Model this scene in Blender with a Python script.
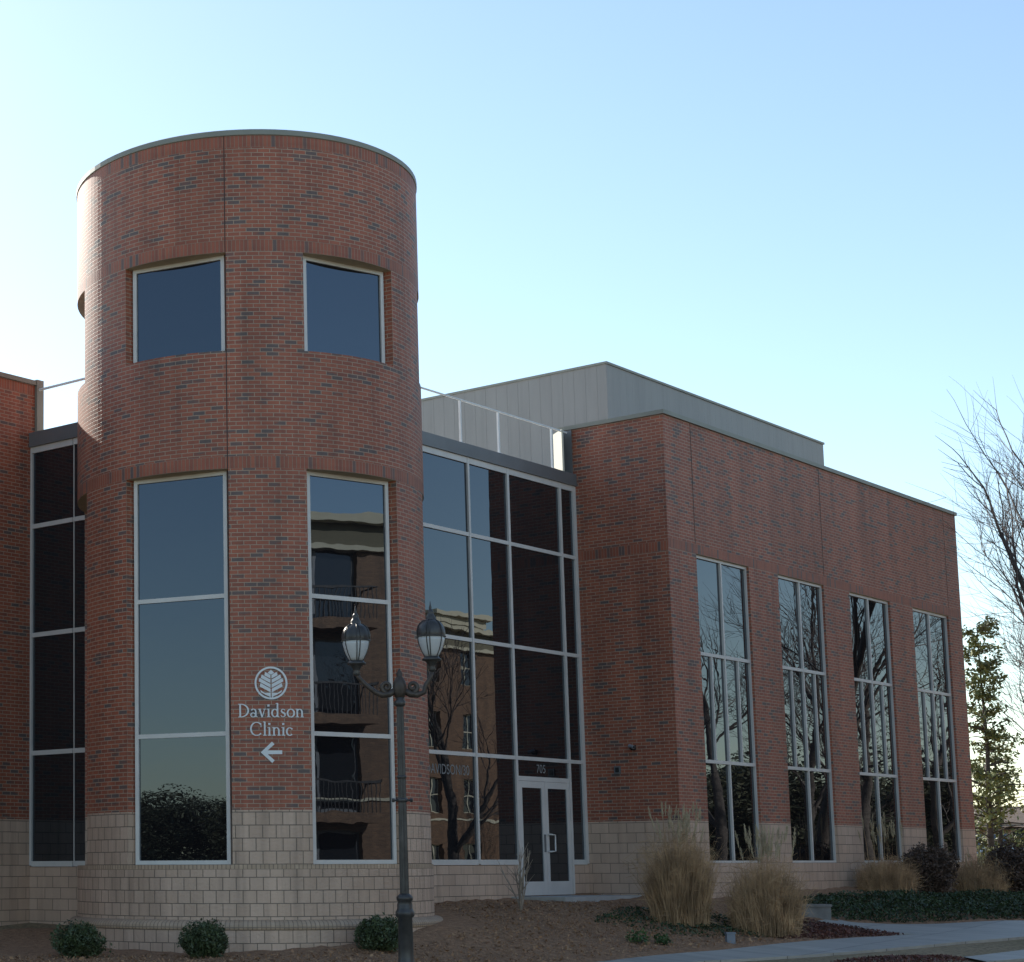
import bpy, math, random
import numpy as np
from mathutils import Vector, Matrix
R_ = math.radians
for o in list(bpy.data.objects): bpy.data.objects.remove(o)
SC = bpy.context.scene
COL = SC.collection

# ------------------------------------------------------------------ camera, sky, sun, exposure
cam_d = bpy.data.cameras.new('camera'); cam = bpy.data.objects.new('camera', cam_d); COL.objects.link(cam)
YAW, PITCH, ROLL = 0.7565, 0.1386, -0.0038
F = Vector((math.cos(YAW)*math.cos(PITCH), math.sin(YAW)*math.cos(PITCH), math.sin(PITCH)))
Rt = Vector((math.sin(YAW), -math.cos(YAW), 0)); Up = Rt.cross(F)
R3 = Rt*math.cos(ROLL)+Up*math.sin(ROLL); U3 = -Rt*math.sin(ROLL)+Up*math.cos(ROLL)
M = Matrix((R3, U3, -F)).transposed().to_4x4(); M.translation = (0, 0, 1.6)
cam.matrix_world = M
cam_d.sensor_fit = 'HORIZONTAL'; cam_d.sensor_width = 36
cam_d.lens = 1900.76*36/1024
cam_d.shift_x = (512-124.0)/1024; cam_d.shift_y = (601.17-481)/1024
cam_d.clip_end = 6000; cam_d.clip_start = .1
SC.camera = cam
SC.render.resolution_x = 1024; SC.render.resolution_y = 962

SUN_AZ, SUN_EL = 74.5, 29.0            # degrees; azimuth counter-clockwise from +X
w = bpy.data.worlds.new("World"); SC.world = w; w.use_nodes = True
nt = w.node_tree; bg = nt.nodes['Background']
sky = nt.nodes.new('ShaderNodeTexSky'); sky.sky_type = 'NISHITA'; sky.sun_disc = False
sky.sun_elevation = R_(SUN_EL); sky.sun_rotation = R_(90-SUN_AZ)
sky.air_density = 1.0; sky.dust_density = 0.4; sky.ozone_density = 0.6; sky.altitude = 100
tint = nt.nodes.new('ShaderNodeMix'); tint.data_type = 'RGBA'; tint.blend_type = 'MULTIPLY'; tint.inputs['Factor'].default_value = 1
tint.inputs['B'].default_value = (.955, .99, .965, 1)                   # the photograph's paler, more cyan sky
nt.links.new(sky.outputs[0], tint.inputs['A']); nt.links.new(tint.outputs['Result'], bg.inputs[0]); bg.inputs[1].default_value = 0.15
sd = bpy.data.lights.new('sun', 'SUN'); sd.energy = 4.6; sd.angle = R_(.5); sd.color = (1, .93, .82)
sun = bpy.data.objects.new('sun', sd); COL.objects.link(sun)
sv = Vector((math.cos(R_(SUN_AZ))*math.cos(R_(SUN_EL)), math.sin(R_(SUN_AZ))*math.cos(R_(SUN_EL)), math.sin(R_(SUN_EL))))
sun.rotation_euler = sv.to_track_quat('Z', 'Y').to_euler(); sun.location = (0, 0, 60)
vs = SC.view_settings; vs.view_transform = 'Standard'; vs.look = 'None'; vs.exposure = 0.58; vs.gamma = 1.0
vs.use_curve_mapping = False

# ------------------------------------------------------------------ helpers
def tag(o, label=None, cat=None, group=None, kind=None):
    if label: o['label'] = label
    if cat: o['category'] = cat
    if group: o['group'] = group
    if kind: o['kind'] = kind
    return o
def empty(name, loc, rz=0, label=None, cat=None, group=None):
    o = bpy.data.objects.new(name, None); o.empty_display_size = .3
    o.location = loc; o.rotation_euler = (0, 0, rz); COL.objects.link(o)
    return tag(o, label, cat, group)
class MB:
    def __init__(s): s.v = []; s.f = []; s.uv = []; s.m = []; s.sm = []
    def face(s, pts, uv=None, m=0, smooth=False):
        n = len(s.v); s.v += [tuple(p) for p in pts]; s.f.append(tuple(range(n, n+len(pts)))); s.uv.append(uv); s.m.append(m); s.sm.append(smooth)
    def mesh(s, vs_, fs, m=0, smooth=False):
        n = len(s.v); s.v += [tuple(p) for p in vs_]
        for f in fs: s.f.append(tuple(i+n for i in f)); s.uv.append(None); s.m.append(m); s.sm.append(smooth)
    def box(s, x0, x1, y0, y1, z0, z1, m=0, T=None):
        P = [(x, y, z) for z in (z0, z1) for y in (y0, y1) for x in (x0, x1)]
        if T: P = [T @ Vector(p) for p in P]
        s.mesh(P, [(0, 2, 3, 1), (4, 5, 7, 6), (0, 1, 5, 4), (2, 6, 7, 3), (0, 4, 6, 2), (1, 3, 7, 5)], m)
    def bar(s, a, b, wd, m=0):                                   # square bar between two points
        s.tube([a, b], [wd*.7071]*2, 4, m, cap=True, rot=math.pi/4)
    def tube(s, pts, rad, n=6, m=0, cap=False, smooth=False, rot=0):
        pts = [Vector(p) for p in pts]; rings = []
        d0 = None
        for i, p in enumerate(pts):
            d = (pts[min(i+1, len(pts)-1)]-pts[max(i-1, 0)]).normalized()
            if d0 is None:
                a = Vector((0, 0, 1)) if abs(d.z) < .9 else Vector((1, 0, 0))
                u = d.cross(a).normalized()
            else: u = (u-d*u.dot(d)).normalized()
            d0 = d; v = d.cross(u)
            rings.append([p+(u*math.cos(rot+2*math.pi*k/n)+v*math.sin(rot+2*math.pi*k/n))*rad[i] for k in range(n)])
        V = [q for r in rings for q in r]; Fc = []
        for i in range(len(pts)-1):
            for k in range(n):
                a = i*n+k; b = i*n+(k+1) % n; Fc.append((a, b, b+n, a+n))
        if cap: Fc.append(tuple(reversed(range(n)))); Fc.append(tuple(range((len(pts)-1)*n, len(pts)*n)))
        s.mesh(V, Fc, m, smooth)
    def lathe(s, prof, c=(0, 0, 0), n=16, m=0, smooth=True):
        V = []; Fc = []
        for r, z in prof:
            V += [(c[0]+r*math.cos(2*math.pi*k/n), c[1]+r*math.sin(2*math.pi*k/n), c[2]+z) for k in range(n)]
        for i in range(len(prof)-1):
            for k in range(n):
                a = i*n+k; b = i*n+(k+1) % n; Fc.append((a, b, b+n, a+n))
        if prof[0][0] > 1e-4: Fc.append(tuple(reversed(range(n))))
        if prof[-1][0] > 1e-4: Fc.append(tuple(range((len(prof)-1)*n, len(prof)*n)))
        s.mesh(V, Fc, m, smooth)
    def build(s, name, mats, parent=None, org=(0, 0, 0), loc=(0, 0, 0), rz=0):
        me = bpy.data.meshes.new(name)
        V = [(x-org[0], y-org[1], z-org[2]) for x, y, z in s.v]
        me.from_pydata(V, [], s.f)
        if not isinstance(mats, (list, tuple)): mats = [mats]
        for mm in mats: me.materials.append(mm)
        me.polygons.foreach_set('material_index', s.m); me.polygons.foreach_set('use_smooth', s.sm)
        lay = me.uv_layers.new(name='UVMap'); data = np.zeros((len(me.loops), 2), dtype=np.float32); li = 0
        if len(s.f) < 30000:
            for f, uv in zip(s.f, s.uv):
                if uv is None:
                    P = [Vector(s.v[i]) for i in f]
                    nrm = (P[1]-P[0]).cross(P[2]-P[0])
                    if nrm.length < 1e-12: nrm = Vector((0, 0, 1))
                    nrm.normalize()
                    if abs(nrm.z) > .7: uv = [(p.x, p.y) for p in P]
                    else:
                        t = Vector((-nrm.y, nrm.x, 0)).normalized(); uv = [(p.dot(t), p.z) for p in P]
                for q in uv: data[li] = q; li += 1
        lay.data.foreach_set('uv', data.ravel()); me.validate(); me.update()
        o = bpy.data.objects.new(name, me); COL.objects.link(o)
        o.location = loc; o.rotation_euler = (0, 0, rz)
        if parent: o.parent = parent
        return o
def copy_tree(o, parent=None):
    c = o.copy(); COL.objects.link(c)
    if parent: c.parent = parent
    for ch in list(o.children): copy_tree(ch, c)
    return c

# ------------------------------------------------------------------ materials
def mat(name, col=(.5, .5, .5), rough=.6, metal=0, ior=1.45, noise=None, bump=None):
    """noise=(scale, amount) colour variation; bump=(scale, distance)"""
    m = bpy.data.materials.new(name); m.use_nodes = True; n = m.node_tree; L = n.links
    b = n.nodes['Principled BSDF']; b.inputs['Base Color'].default_value = (*col, 1)
    b.inputs['Roughness'].default_value = rough; b.inputs['Metallic'].default_value = metal; b.inputs['IOR'].default_value = ior
    if noise or bump: geo = n.nodes.new('ShaderNodeNewGeometry')
    if noise:
        t = n.nodes.new('ShaderNodeTexNoise'); t.inputs['Scale'].default_value = noise[0]; t.inputs['Detail'].default_value = 6
        L.new(geo.outputs['Position'], t.inputs['Vector'])
        r = n.nodes.new('ShaderNodeValToRGB'); k = noise[1]
        r.color_ramp.elements[0].position = .3; r.color_ramp.elements[1].position = .7
        r.color_ramp.elements[0].color = (*[c*(1-k) for c in col], 1); r.color_ramp.elements[1].color = (*[min(1, c*(1+k)) for c in col], 1)
        L.new(t.outputs['Fac'], r.inputs[0]); L.new(r.outputs[0], b.inputs['Base Color'])
    if bump:
        t = n.nodes.new('ShaderNodeTexNoise'); t.inputs['Scale'].default_value = bump[0]; t.inputs['Detail'].default_value = 5
        L.new(geo.outputs['Position'], t.inputs['Vector'])
        bp = n.nodes.new('ShaderNodeBump'); bp.inputs['Distance'].default_value = bump[1]; bp.inputs['Strength'].default_value = 1
        L.new(t.outputs['Fac'], bp.inputs['Height']); L.new(bp.outputs[0], b.inputs['Normal'])
    return m
def brickmat(name, bw, bh, mortar, offset, stops, mcol, bumpd, cluster=.28, rough=.58, stain=.25, fine=0.0):
    m = bpy.data.materials.new(name); m.use_nodes = True; n = m.node_tree; L = n.links; N = n.nodes.new
    b = n.nodes['Principled BSDF']; b.inputs['Roughness'].default_value = rough
    uv = N('ShaderNodeUVMap'); uv.uv_map = 'UVMap'
    bt = N('ShaderNodeTexBrick'); bt.offset = offset; bt.squash = 1
    bt.inputs['Scale'].default_value = 1; bt.inputs['Brick Width'].default_value = bw; bt.inputs['Row Height'].default_value = bh
    bt.inputs['Mortar Size'].default_value = mortar; bt.inputs['Mortar Smooth'].default_value = .1
    bt.inputs['Color1'].default_value = (0, 0, 0, 1); bt.inputs['Color2'].default_value = (1, 1, 1, 1); bt.inputs['Mortar'].default_value = (.5, .5, .5, 1)
    L.new(uv.outputs[0], bt.inputs['Vector'])
    mp = N('ShaderNodeMapping'); mp.inputs['Scale'].default_value = (1.5, 6, 1); L.new(uv.outputs[0], mp.inputs[0])
    nz = N('ShaderNodeTexNoise'); nz.inputs['Scale'].default_value = 1; nz.inputs['Detail'].default_value = 3; L.new(mp.outputs[0], nz.inputs['Vector'])
    a = N('ShaderNodeMath'); a.operation = 'SUBTRACT'; L.new(nz.outputs['Fac'], a.inputs[0]); a.inputs[1].default_value = .5
    a2 = N('ShaderNodeMath'); a2.operation = 'MULTIPLY_ADD'; L.new(a.outputs[0], a2.inputs[0]); a2.inputs[1].default_value = cluster*4; L.new(bt.outputs['Color'], a2.inputs[2])
    cr = N('ShaderNodeValToRGB'); e = cr.color_ramp.elements
    e[0].position = stops[0][0]; e[0].color = (*stops[0][1], 1); e[1].position = stops[-1][0]; e[1].color = (*stops[-1][1], 1)
    for p, c in stops[1:-1]: x = e.new(p); x.color = (*c, 1)
    L.new(a2.outputs[0], cr.inputs[0])
    mx = N('ShaderNodeMix'); mx.data_type = 'RGBA'; L.new(bt.outputs['Fac'], mx.inputs['Factor'])
    L.new(cr.outputs[0], mx.inputs['A']); mx.inputs['B'].default_value = (*mcol, 1)
    # weather stain, large and soft
    n2 = N('ShaderNodeTexNoise'); n2.inputs['Scale'].default_value = .7; n2.inputs['Detail'].default_value = 7; n2.inputs['Roughness'].default_value = .65
    m2 = N('ShaderNodeMapping'); m2.inputs['Scale'].default_value = (2.2, .4, 1); L.new(uv.outputs[0], m2.inputs[0]); L.new(m2.outputs[0], n2.inputs['Vector'])
    mr = N('ShaderNodeMapRange'); mr.inputs['From Min'].default_value = .3; mr.inputs['From Max'].default_value = .7
    mr.inputs['To Min'].default_value = 1-stain; mr.inputs['To Max'].default_value = 1+stain*.6; L.new(n2.outputs['Fac'], mr.inputs['Value'])
    n4 = N('ShaderNodeTexNoise'); n4.inputs['Scale'].default_value = 1; n4.inputs['Detail'].default_value = 5
    m4 = N('ShaderNodeMapping'); m4.inputs['Scale'].default_value = (5, .22, 1); L.new(uv.outputs[0], m4.inputs[0]); L.new(m4.outputs[0], n4.inputs['Vector'])
    r4 = N('ShaderNodeMapRange'); r4.inputs['From Min'].default_value = .52; r4.inputs['From Max'].default_value = .72; r4.inputs['To Min'].default_value = 1; r4.inputs['To Max'].default_value = 1-stain*.9; L.new(n4.outputs['Fac'], r4.inputs['Value'])
    x4 = N('ShaderNodeMath'); x4.operation = 'MULTIPLY'; L.new(mr.outputs[0], x4.inputs[0]); L.new(r4.outputs[0], x4.inputs[1])
    mm = N('ShaderNodeVectorMath'); mm.operation = 'SCALE'; L.new(mx.outputs['Result'], mm.inputs[0]); L.new(x4.outputs[0], mm.inputs['Scale'])
    L.new(mm.outputs[0], b.inputs['Base Color'])
    inv = N('ShaderNodeMath'); inv.operation = 'SUBTRACT'; inv.inputs[0].default_value = 1; L.new(bt.outputs['Fac'], inv.inputs[1])
    h = inv.outputs[0]
    if fine:
        n3 = N('ShaderNodeTexNoise'); n3.inputs['Scale'].default_value = 22; n3.inputs['Detail'].default_value = 4; L.new(uv.outputs[0], n3.inputs['Vector'])
        ad = N('ShaderNodeMath'); ad.operation = 'MULTIPLY_ADD'; L.new(n3.outputs['Fac'], ad.inputs[0]); ad.inputs[1].default_value = fine; L.new(h, ad.inputs[2]); h = ad.outputs[0]
    bp = N('ShaderNodeBump'); bp.inputs['Distance'].default_value = bumpd; L.new(h, bp.inputs['Height']); L.new(bp.outputs[0], b.inputs['Normal'])
    return m
BR = [(0.0, (.13, .092, .085)), (.08, (.155, .092, .08)), (.16, (.255, .080, .049)), (.45, (.335, .095, .053)), (.75, (.38, .114, .061)), (1, (.30, .090, .051))]
M_brick = brickmat('red_brick', .2032, .0677, .0068, .5, BR, (.43, .30, .22), .008)
M_soldier = brickmat('red_brick_soldier', .2032, .0677, .0065, 0, BR, (.33, .20, .14), .008, cluster=.1)
SB = [(0, (.51, .352, .26)), (.5, (.55, .382, .285)), (1, (.585, .41, .31))]
M_block = brickmat('split_face_block', .213, .2032, .0065, .5, SB, (.19, .145, .105), .010, cluster=.15, stain=.25, fine=1.2)
M_block16 = brickmat('ground_face_block', .4064, .2032, .006, .5, SB, (.22, .17, .13), .006, cluster=.12, stain=.2, fine=.6)
M_rowlock = brickmat('tan_rowlock', .2032, .0677, .006, 0, [(0, (.44, .31, .215)), (1, (.52, .37, .26))], (.25, .18, .125), .008, cluster=.1, fine=.8)
M_tanbrick = brickmat('tan_brick', .2032, .0677, .006, .5, [(0, (.125, .062, .030)), (.5, (.165, .083, .040)), (1, (.20, .105, .052))], (.18, .115, .07), .005)
M_alu = mat('clear_aluminium', (.62, .595, .57), .45, .15, noise=(3, .06))
M_cap = mat('coping_metal', (.25, .25, .215), .5, .2, noise=(2, .1))
M_fascia = mat('dark_grey_metal', (.17, .172, .178), .45, .3, noise=(1.5, .1))
M_soffit = mat('cream_lintel', (.50, .42, .29), .8, noise=(6, .1))
M_joint = mat('control_joint', (.07, .045, .04), .9)
M_white = mat('white_panel', (.50, .48, .40), .6, noise=(2, .04))
M_deck = mat('white_roof_membrane', (.78, .77, .73), .8, noise=(1, .06))
M_rail = mat('railing_paint', (.80, .80, .79), .5, noise=(4, .05))
M_letter = mat('brushed_letter', (.72, .73, .74), .45)
M_vinyl = mat('glass_vinyl', (.23, .225, .225), .7)
M_concdk = mat('weathered_concrete', (.20, .19, .18), .9, noise=(5, .25), bump=(40, .004))
M_conc = mat('concrete', (.40, .39, .37), .85, noise=(3, .14), bump=(40, .004))
M_walk = brickmat('sidewalk_concrete', 1.5, 1.5, .012, 0, [(0, (.35, .33, .295)), (1, (.41, .385, .345))], (.17, .16, .15), .006, cluster=.05, stain=.22, fine=.2)
M_iron = mat('cast_iron_dark', (.06, .056, .055), .38, .3, noise=(8, .3), bump=(60, .0015))
M_ironbrown = mat('cast_iron_worn', (.065, .05, .042), .5, .2, noise=(12, .3))
M_frost = mat('frosted_glass', (.52, .53, .54), .25)
M_black = mat('black_plastic', (.02, .02, .022), .4)
M_bark = mat('bark', (.085, .07, .06), .9, noise=(9, .35), bump=(25, .02))
M_twig = mat('twig', (.12, .095, .085), .9, noise=(6, .3))
M_twigpale = mat('pale_twig', (.30, .24, .19), .9, noise=(9, .3))
M_tan = mat('dry_grass_blade', (.42, .27, .15), .8, noise=(3.5, .45))
M_plume = mat('dry_plume', (.52, .43, .29), .9, noise=(9, .25))
M_leafdk = mat('dark_green_leaf', (.030, .052, .020), .5, noise=(4, .5))
M_leafmid = mat('green_leaf', (.055, .10, .030), .5, noise=(5, .5))
M_leafshr = mat('shrub_leaf', (.062, .082, .036), .5, noise=(7, .5))
M_leafyel = mat('yellow_green_leaf', (.18, .195, .065), .5, noise=(.9, .6))
M_leafred = mat('bronze_red_leaf', (.115, .045, .035), .6, noise=(3, .6))
M_leafbrown = mat('purple_brown_leaf', (.095, .062, .046), .7, noise=(4, .45))
M_asph = mat('asphalt', (.05, .05, .052), .9, noise=(2, .2), bump=(80, .004))
M_paint = mat('road_paint', (.7, .7, .66), .7, noise=(9, .15))
M_cream = mat('cream_trim', (.55, .50, .37), .7, noise=(2, .06))
M_roofsh = mat('roof_shingle', (.16, .115, .085), .9, noise=(6, .3), bump=(20, .01))
M_carpaint = mat('silver_blue_paint', (.20, .26, .33), .25, .5)
M_tyre = mat('tyre_rubber', (.02, .02, .02), .8)
M_rim = mat('rim_metal', (.5, .5, .52), .3, .8)
M_lampred = mat('red_lens', (.3, .02, .02), .2)
def panelmat():                                   # standing-seam metal cladding: fine ribs as bump
    m = mat('ribbed_metal_panel', (.27, .265, .25), .45, .25); n = m.node_tree; L = n.links
    uv = n.nodes.new('ShaderNodeUVMap'); wv = n.nodes.new('ShaderNodeTexWave'); wv.wave_type = 'BANDS'; wv.bands_direction = 'X'
    wv.inputs['Scale'].default_value = 1.05; wv.wave_profile = 'SAW'; L.new(uv.outputs[0], wv.inputs['Vector'])
    bp = n.nodes.new('ShaderNodeBump'); bp.inputs['Distance'].default_value = .012; bp.inputs['Strength'].default_value = .35
    L.new(wv.outputs['Fac'], bp.inputs['Height']); L.new(bp.outputs[0], n.nodes['Principled BSDF'].inputs['Normal'])
    return m
M_panel = brickmat('ribbed_metal_panel', .30, 60, .006, 0, [(0, (.272, .26, .245)), (1, (.282, .27, .254))], (.255, .245, .23), .004, cluster=.0, rough=.45, stain=.10)
def glassmat(name, base, ior, wob):
    m = mat(name, base, 0.0, 0, ior); n = m.node_tree; L = n.links; b = n.nodes['Principled BSDF']
    b.inputs['Specular Tint'].default_value = (.66, .80, 1, 1)
    geo = n.nodes.new('ShaderNodeNewGeometry'); mp = n.nodes.new('ShaderNodeMapping'); mp.inputs['Scale'].default_value = (1.1, 1.1, 1.6)
    L.new(geo.outputs['Position'], mp.inputs[0])
    t = n.nodes.new('ShaderNodeTexNoise'); t.inputs['Scale'].default_value = 1; t.inputs['Detail'].default_value = 2.2; L.new(mp.outputs[0], t.inputs['Vector'])
    bp = n.nodes.new('ShaderNodeBump'); bp.inputs['Distance'].default_value = wob; bp.inputs['Strength'].default_value = 1
    L.new(t.outputs['Fac'], bp.inputs['Height']); L.new(bp.outputs[0], b.inputs['Normal'])
    return m
M_glass = glassmat('tinted_glass', (.010, .009, .010), 1.98, .0010)
M_glass2 = glassmat('dark_window_glass', (.02, .022, .025), 1.7, .004)
def groundmat():
    m = mat('winter_turf', (.17, .14, .085), .95); n = m.node_tree; L = n.links; b = n.nodes['Principled BSDF']
    geo = n.nodes.new('ShaderNodeNewGeometry')
    t1 = n.nodes.new('ShaderNodeTexNoise'); t1.inputs['Scale'].default_value = .35; t1.inputs['Detail'].default_value = 8; t1.inputs['Roughness'].default_value = .7
    t2 = n.nodes.new('ShaderNodeTexNoise'); t2.inputs['Scale'].default_value = 14; t2.inputs['Detail'].default_value = 6
    L.new(geo.outputs['Position'], t1.inputs['Vector']); L.new(geo.outputs['Position'], t2.inputs['Vector'])
    r = n.nodes.new('ShaderNodeValToRGB'); e = r.color_ramp.elements
    e[0].position = .35; e[0].color = (.20, .155, .08, 1); e[1].position = .65; e[1].color = (.31, .225, .135, 1)
    L.new(t1.outputs['Fac'], r.inputs[0])
    mr = n.nodes.new('ShaderNodeMapRange'); mr.inputs['From Min'].default_value = .3; mr.inputs['From Max'].default_value = .7; mr.inputs['To Min'].default_value = .55; mr.inputs['To Max'].default_value = 1.35
    L.new(t2.outputs['Fac'], mr.inputs['Value'])
    vm = n.nodes.new('ShaderNodeVectorMath'); vm.operation = 'SCALE'; L.new(r.outputs[0], vm.inputs[0]); L.new(mr.outputs[0], vm.inputs['Scale']); L.new(vm.outputs[0], b.inputs['Base Color'])
    bp = n.nodes.new('ShaderNodeBump'); bp.inputs['Distance'].default_value = .04; L.new(t2.outputs['Fac'], bp.inputs['Height']); L.new(bp.outputs[0], b.inputs['Normal'])
    return m
M_turf = groundmat()
M_mulch = mat('pine_mulch', (.31, .172, .095), .95, noise=(11, .32), bump=(28, .05))

# ------------------------------------------------------------------ setting: terrain
CP = np.array([(0, 0, 0), (12, -4, 0), (25, 4, 0), (45, 2, 0), (70, 2, .1), (-30, 10, 0), (0, 30, .1), (-20, 50, .2), (12, 22, .1), (19, 21, .2), (20, 15.5, .05),
 (24.1, 20, .25), (23.77, 18.69, .30), (22.3, 21.5, .22), (26.2, 18.0, .62), (28.62, 19.35, .82), (30.5, 19.4, .85), (32.84, 19.43, .86), (35.3, 19.5, .90), (25.92, 16.44, .12), (29.5, 17.2, .50),
 (32.5, 17.6, .72), (33.3, 17.1, .52), (34.8, 16.2, .36), (27.75, 14.18, .06), (31.0, 13.7, .12), (29.9, 15.0, .17), (33.0, 14.6, .25), (35.9, 14.1, .28), (34.4, 12.3, .20), (36.5, 12.2, .26), (38.5, 15.6, .42), (39.5, 13.4, .45), (33, 10.8, .05), (36.5, 10.8, .1),
 (35.6, 18.1, .92), (39.5, 18, 1.0), (43, 18, 1.02), (47, 18, 1.05), (52, 18, 1.1), (39, 17, .68), (43, 16, .62), (47, 15, .6), (52, 14, .6), (60, 20, 1.15), (64, 19.6, 1.2), (68, 24, 1.2), (78, 28, 1.2), (90, 30, 1.3), (110, 40, 1.6), (60, 8, .4), (35, 40, 1.0), (50, 40, 1.2), (20, 30, .5), (25, 60, 1), (120, 0, .3), (60, -30, .1), (0, -30, 0), (-80, 30, .3), (-60, -30, 0), (150, 60, 1.8), (120, 150, 2), (0, 150, 1), (-150, 100, 1), (150, -100, .4), (-150, -100, 0), (0, -150, 0),
 (800, 800, 2), (-800, 800, 1), (800, -800, 1), (-800, -800, 0)], float)
_D = np.hypot(CP[:, None, 0]-CP[None, :, 0], CP[:, None, 1]-CP[None, :, 1])
_W = np.linalg.solve(np.block([[-_D, np.ones((len(CP), 1))], [np.ones((1, len(CP))), np.zeros((1, 1))]]), np.append(CP[:, 2], 0))
def gz(x, y):
    x = np.asarray(x, float); y = np.asarray(y, float)
    d = np.sqrt((x[..., None]-CP[:, 0])**2+(y[..., None]-CP[:, 1])**2+.25)
    return (-d)@_W[:-1]+_W[-1]
def G(x, y): return float(gz(np.array(x), np.array(y)))
def coords(a, b, st):
    far = [3, 4, 6, 8, 12, 20, 30, 50, 80, 120, 200, 400, 800]
    r = list(np.arange(a, b+1e-6, st)); lo = a; L1 = []
    for f in far: lo -= f; L1.append(lo)
    hi = b; H = []
    for f in far: hi += f; H.append(hi)
    return np.array(L1[::-1]+r+H)
gx = coords(15, 62, .45); gy = coords(8, 30, .45)
GX, GY = np.meshgrid(gx, gy); GZ = gz(GX, GY)
nx, ny = len(gx), len(gy)
g = MB(); g.mesh(list(zip(GX.ravel(), GY.ravel(), GZ.ravel())), [(j*nx+i, j*nx+i+1, (j+1)*nx+i+1, (j+1)*nx+i) for j in range(ny-1) for i in range(nx-1)], 0, True)
tag(g.build('ground', M_turf), kind='structure')

def inpoly(x, y, P):
    c = False; n = len(P)
    for i in range(n):
        x1, y1 = P[i]; x2, y2 = P[i-1]
        if (y1 > y) != (y2 > y) and x < (x2-x1)*(y-y1)/(y2-y1)+x1: c = not c
    return c
def edist(x, y, P):
    p = np.array([x, y]); best = 1e9
    for i in range(len(P)):
        a = np.array(P[i-1]); b = np.array(P[i]); d = b-a; t = np.clip(np.dot(p-a, d)/np.dot(d, d), 0, 1); best = min(best, np.hypot(*(a+d*t-p)))
    return best
BED = [(12, 27), (12, 21), (19, 16.0), (24, 15.2), (26.54, 14.98), (29.24, 14.70), (32.27, 14.36), (33.96, 14.20), (35.55, 13.72), (35.55, 14.4), (35.9, 15.2), (36.3, 16.0), (36, 21), (27, 22), (20, 28)]
BED2 = [(36.2, 16.0), (37.1, 15.55), (38.3, 14.4), (40.25, 13.1), (54, 11.0), (56, 19), (35.9, 21)]
def drape(name, poly, step, hgt, amp, mt, rng, maxx=1e9):
    xs = np.arange(min(p[0] for p in poly)-step, max(p[0] for p in poly)+step, step); ys = np.arange(min(p[1] for p in poly)-step, max(p[1] for p in poly)+step, step)
    X, Y = np.meshgrid(xs, ys); Z = gz(X, Y); mb = MB(); H = np.zeros_like(X)
    for j in range(len(ys)):
        for i in range(len(xs)):
            e = edist(X[j, i], Y[j, i], poly); s_ = e if inpoly(X[j, i], Y[j, i], poly) else -e
            H[j, i] = np.clip(.015+s_*.16, -.12, hgt)+rng.uniform(-amp, amp)*(s_ > 0)
    n = len(xs)
    Fc = [(j*n+i, j*n+i+1, (j+1)*n+i+1, (j+1)*n+i) for j in range(len(ys)-1) for i in range(n-1) if max(H[j, i], H[j, i+1], H[j+1, i], H[j+1, i+1]) > -.08]
    mb.mesh(list(zip(X.ravel(), Y.ravel(), (Z+H).ravel())), Fc, 0, True)
    return mb.build(name, mt)
rng = random.Random(5)
for P_ in (BED, BED2): tag(drape('mulch_bed', P_, .22, .055, .022, M_mulch, rng), kind='structure')

def ribbon(name, Lp, Rp, h, mt, n=40, skirt=.14):
    def samp(P, t):
        P = [Vector((*p, 0)) for p in P]; ln = [0]
        for a, b in zip(P, P[1:]): ln.append(ln[-1]+(b-a).length)
        s = t*ln[-1]
        for i in range(len(P)-1):
            if s <= ln[i+1]+1e-9: return P[i].lerp(P[i+1], (s-ln[i])/(ln[i+1]-ln[i]))
        return P[-1]
    mb = MB(); top = []
    for k in range(n+1):
        a = samp(Lp, k/n); b = samp(Rp, k/n)
        row = []
        for q in (0, .25, .5, .75, 1):
            p = a.lerp(b, q); row.append((p.x, p.y, G(p.x, p.y)+h))
        top.append(row)
    V = [p for r in top for p in r]; Fc = []
    for k in range(n):
        for q in range(4): Fc.append((k*5+q, k*5+q+1, (k+1)*5+q+1, (k+1)*5+q))
    mb.mesh(V, Fc)
    for k in range(n):
        for q in (0, 4):
            a = top[k][q]; b = top[k+1][q]; pts = [a, b, (b[0], b[1], b[2]-skirt), (a[0], a[1], a[2]-skirt)]
            mb.face(pts if q == 0 else pts[::-1])
    return tag(mb.build(name, mt), kind='structure')
ribbon('sidewalk', [(8, 17), (20, 15.7), (26.54, 15.05), (29.24, 14.76), (32.27, 14.42), (33.96, 14.25), (35.51, 13.75), (40.25, 13.04), (60, 10)],
       [(8, 16), (20, 14.8), (27.71, 14.16), (29.3, 13.75), (30.79, 13.36), (33.85, 12.63), (36.45, 12.11), (42, 11.2), (60, 8.3)], .045, M_walk, 60)
ribbon('footpath', [(37.3, 15.95), (37.05, 15.49), (38.3, 14.3), (40.6, 12.85)], [(36.3, 15.9), (35.95, 15.2), (35.58, 14.4), (35.9, 13.5)], .040, M_walk, 24)
ribbon('path', [(31.95, 11.56), (33.96, 11.29), (40, 10.4), (60, 7.5)], [(31.35, 11.0), (33.4, 10.55), (40, 9.5), (60, 6.5)], .045, M_walk)
ribbon('road', [(-200, 5), (-60, 5), (0, 5), (40, 5), (80, 5), (240, 5)], [(-200, -7), (-60, -7), (0, -7), (40, -7), (80, -7), (240, -7)], .012, M_asph, 60)
for y in (-1.15, -.85): ribbon('road_line', [(-200, y+.06), (240, y+.06)], [(-200, y-.06), (240, y-.06)], .02, M_paint, 60, .002)
mb = MB()
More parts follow.
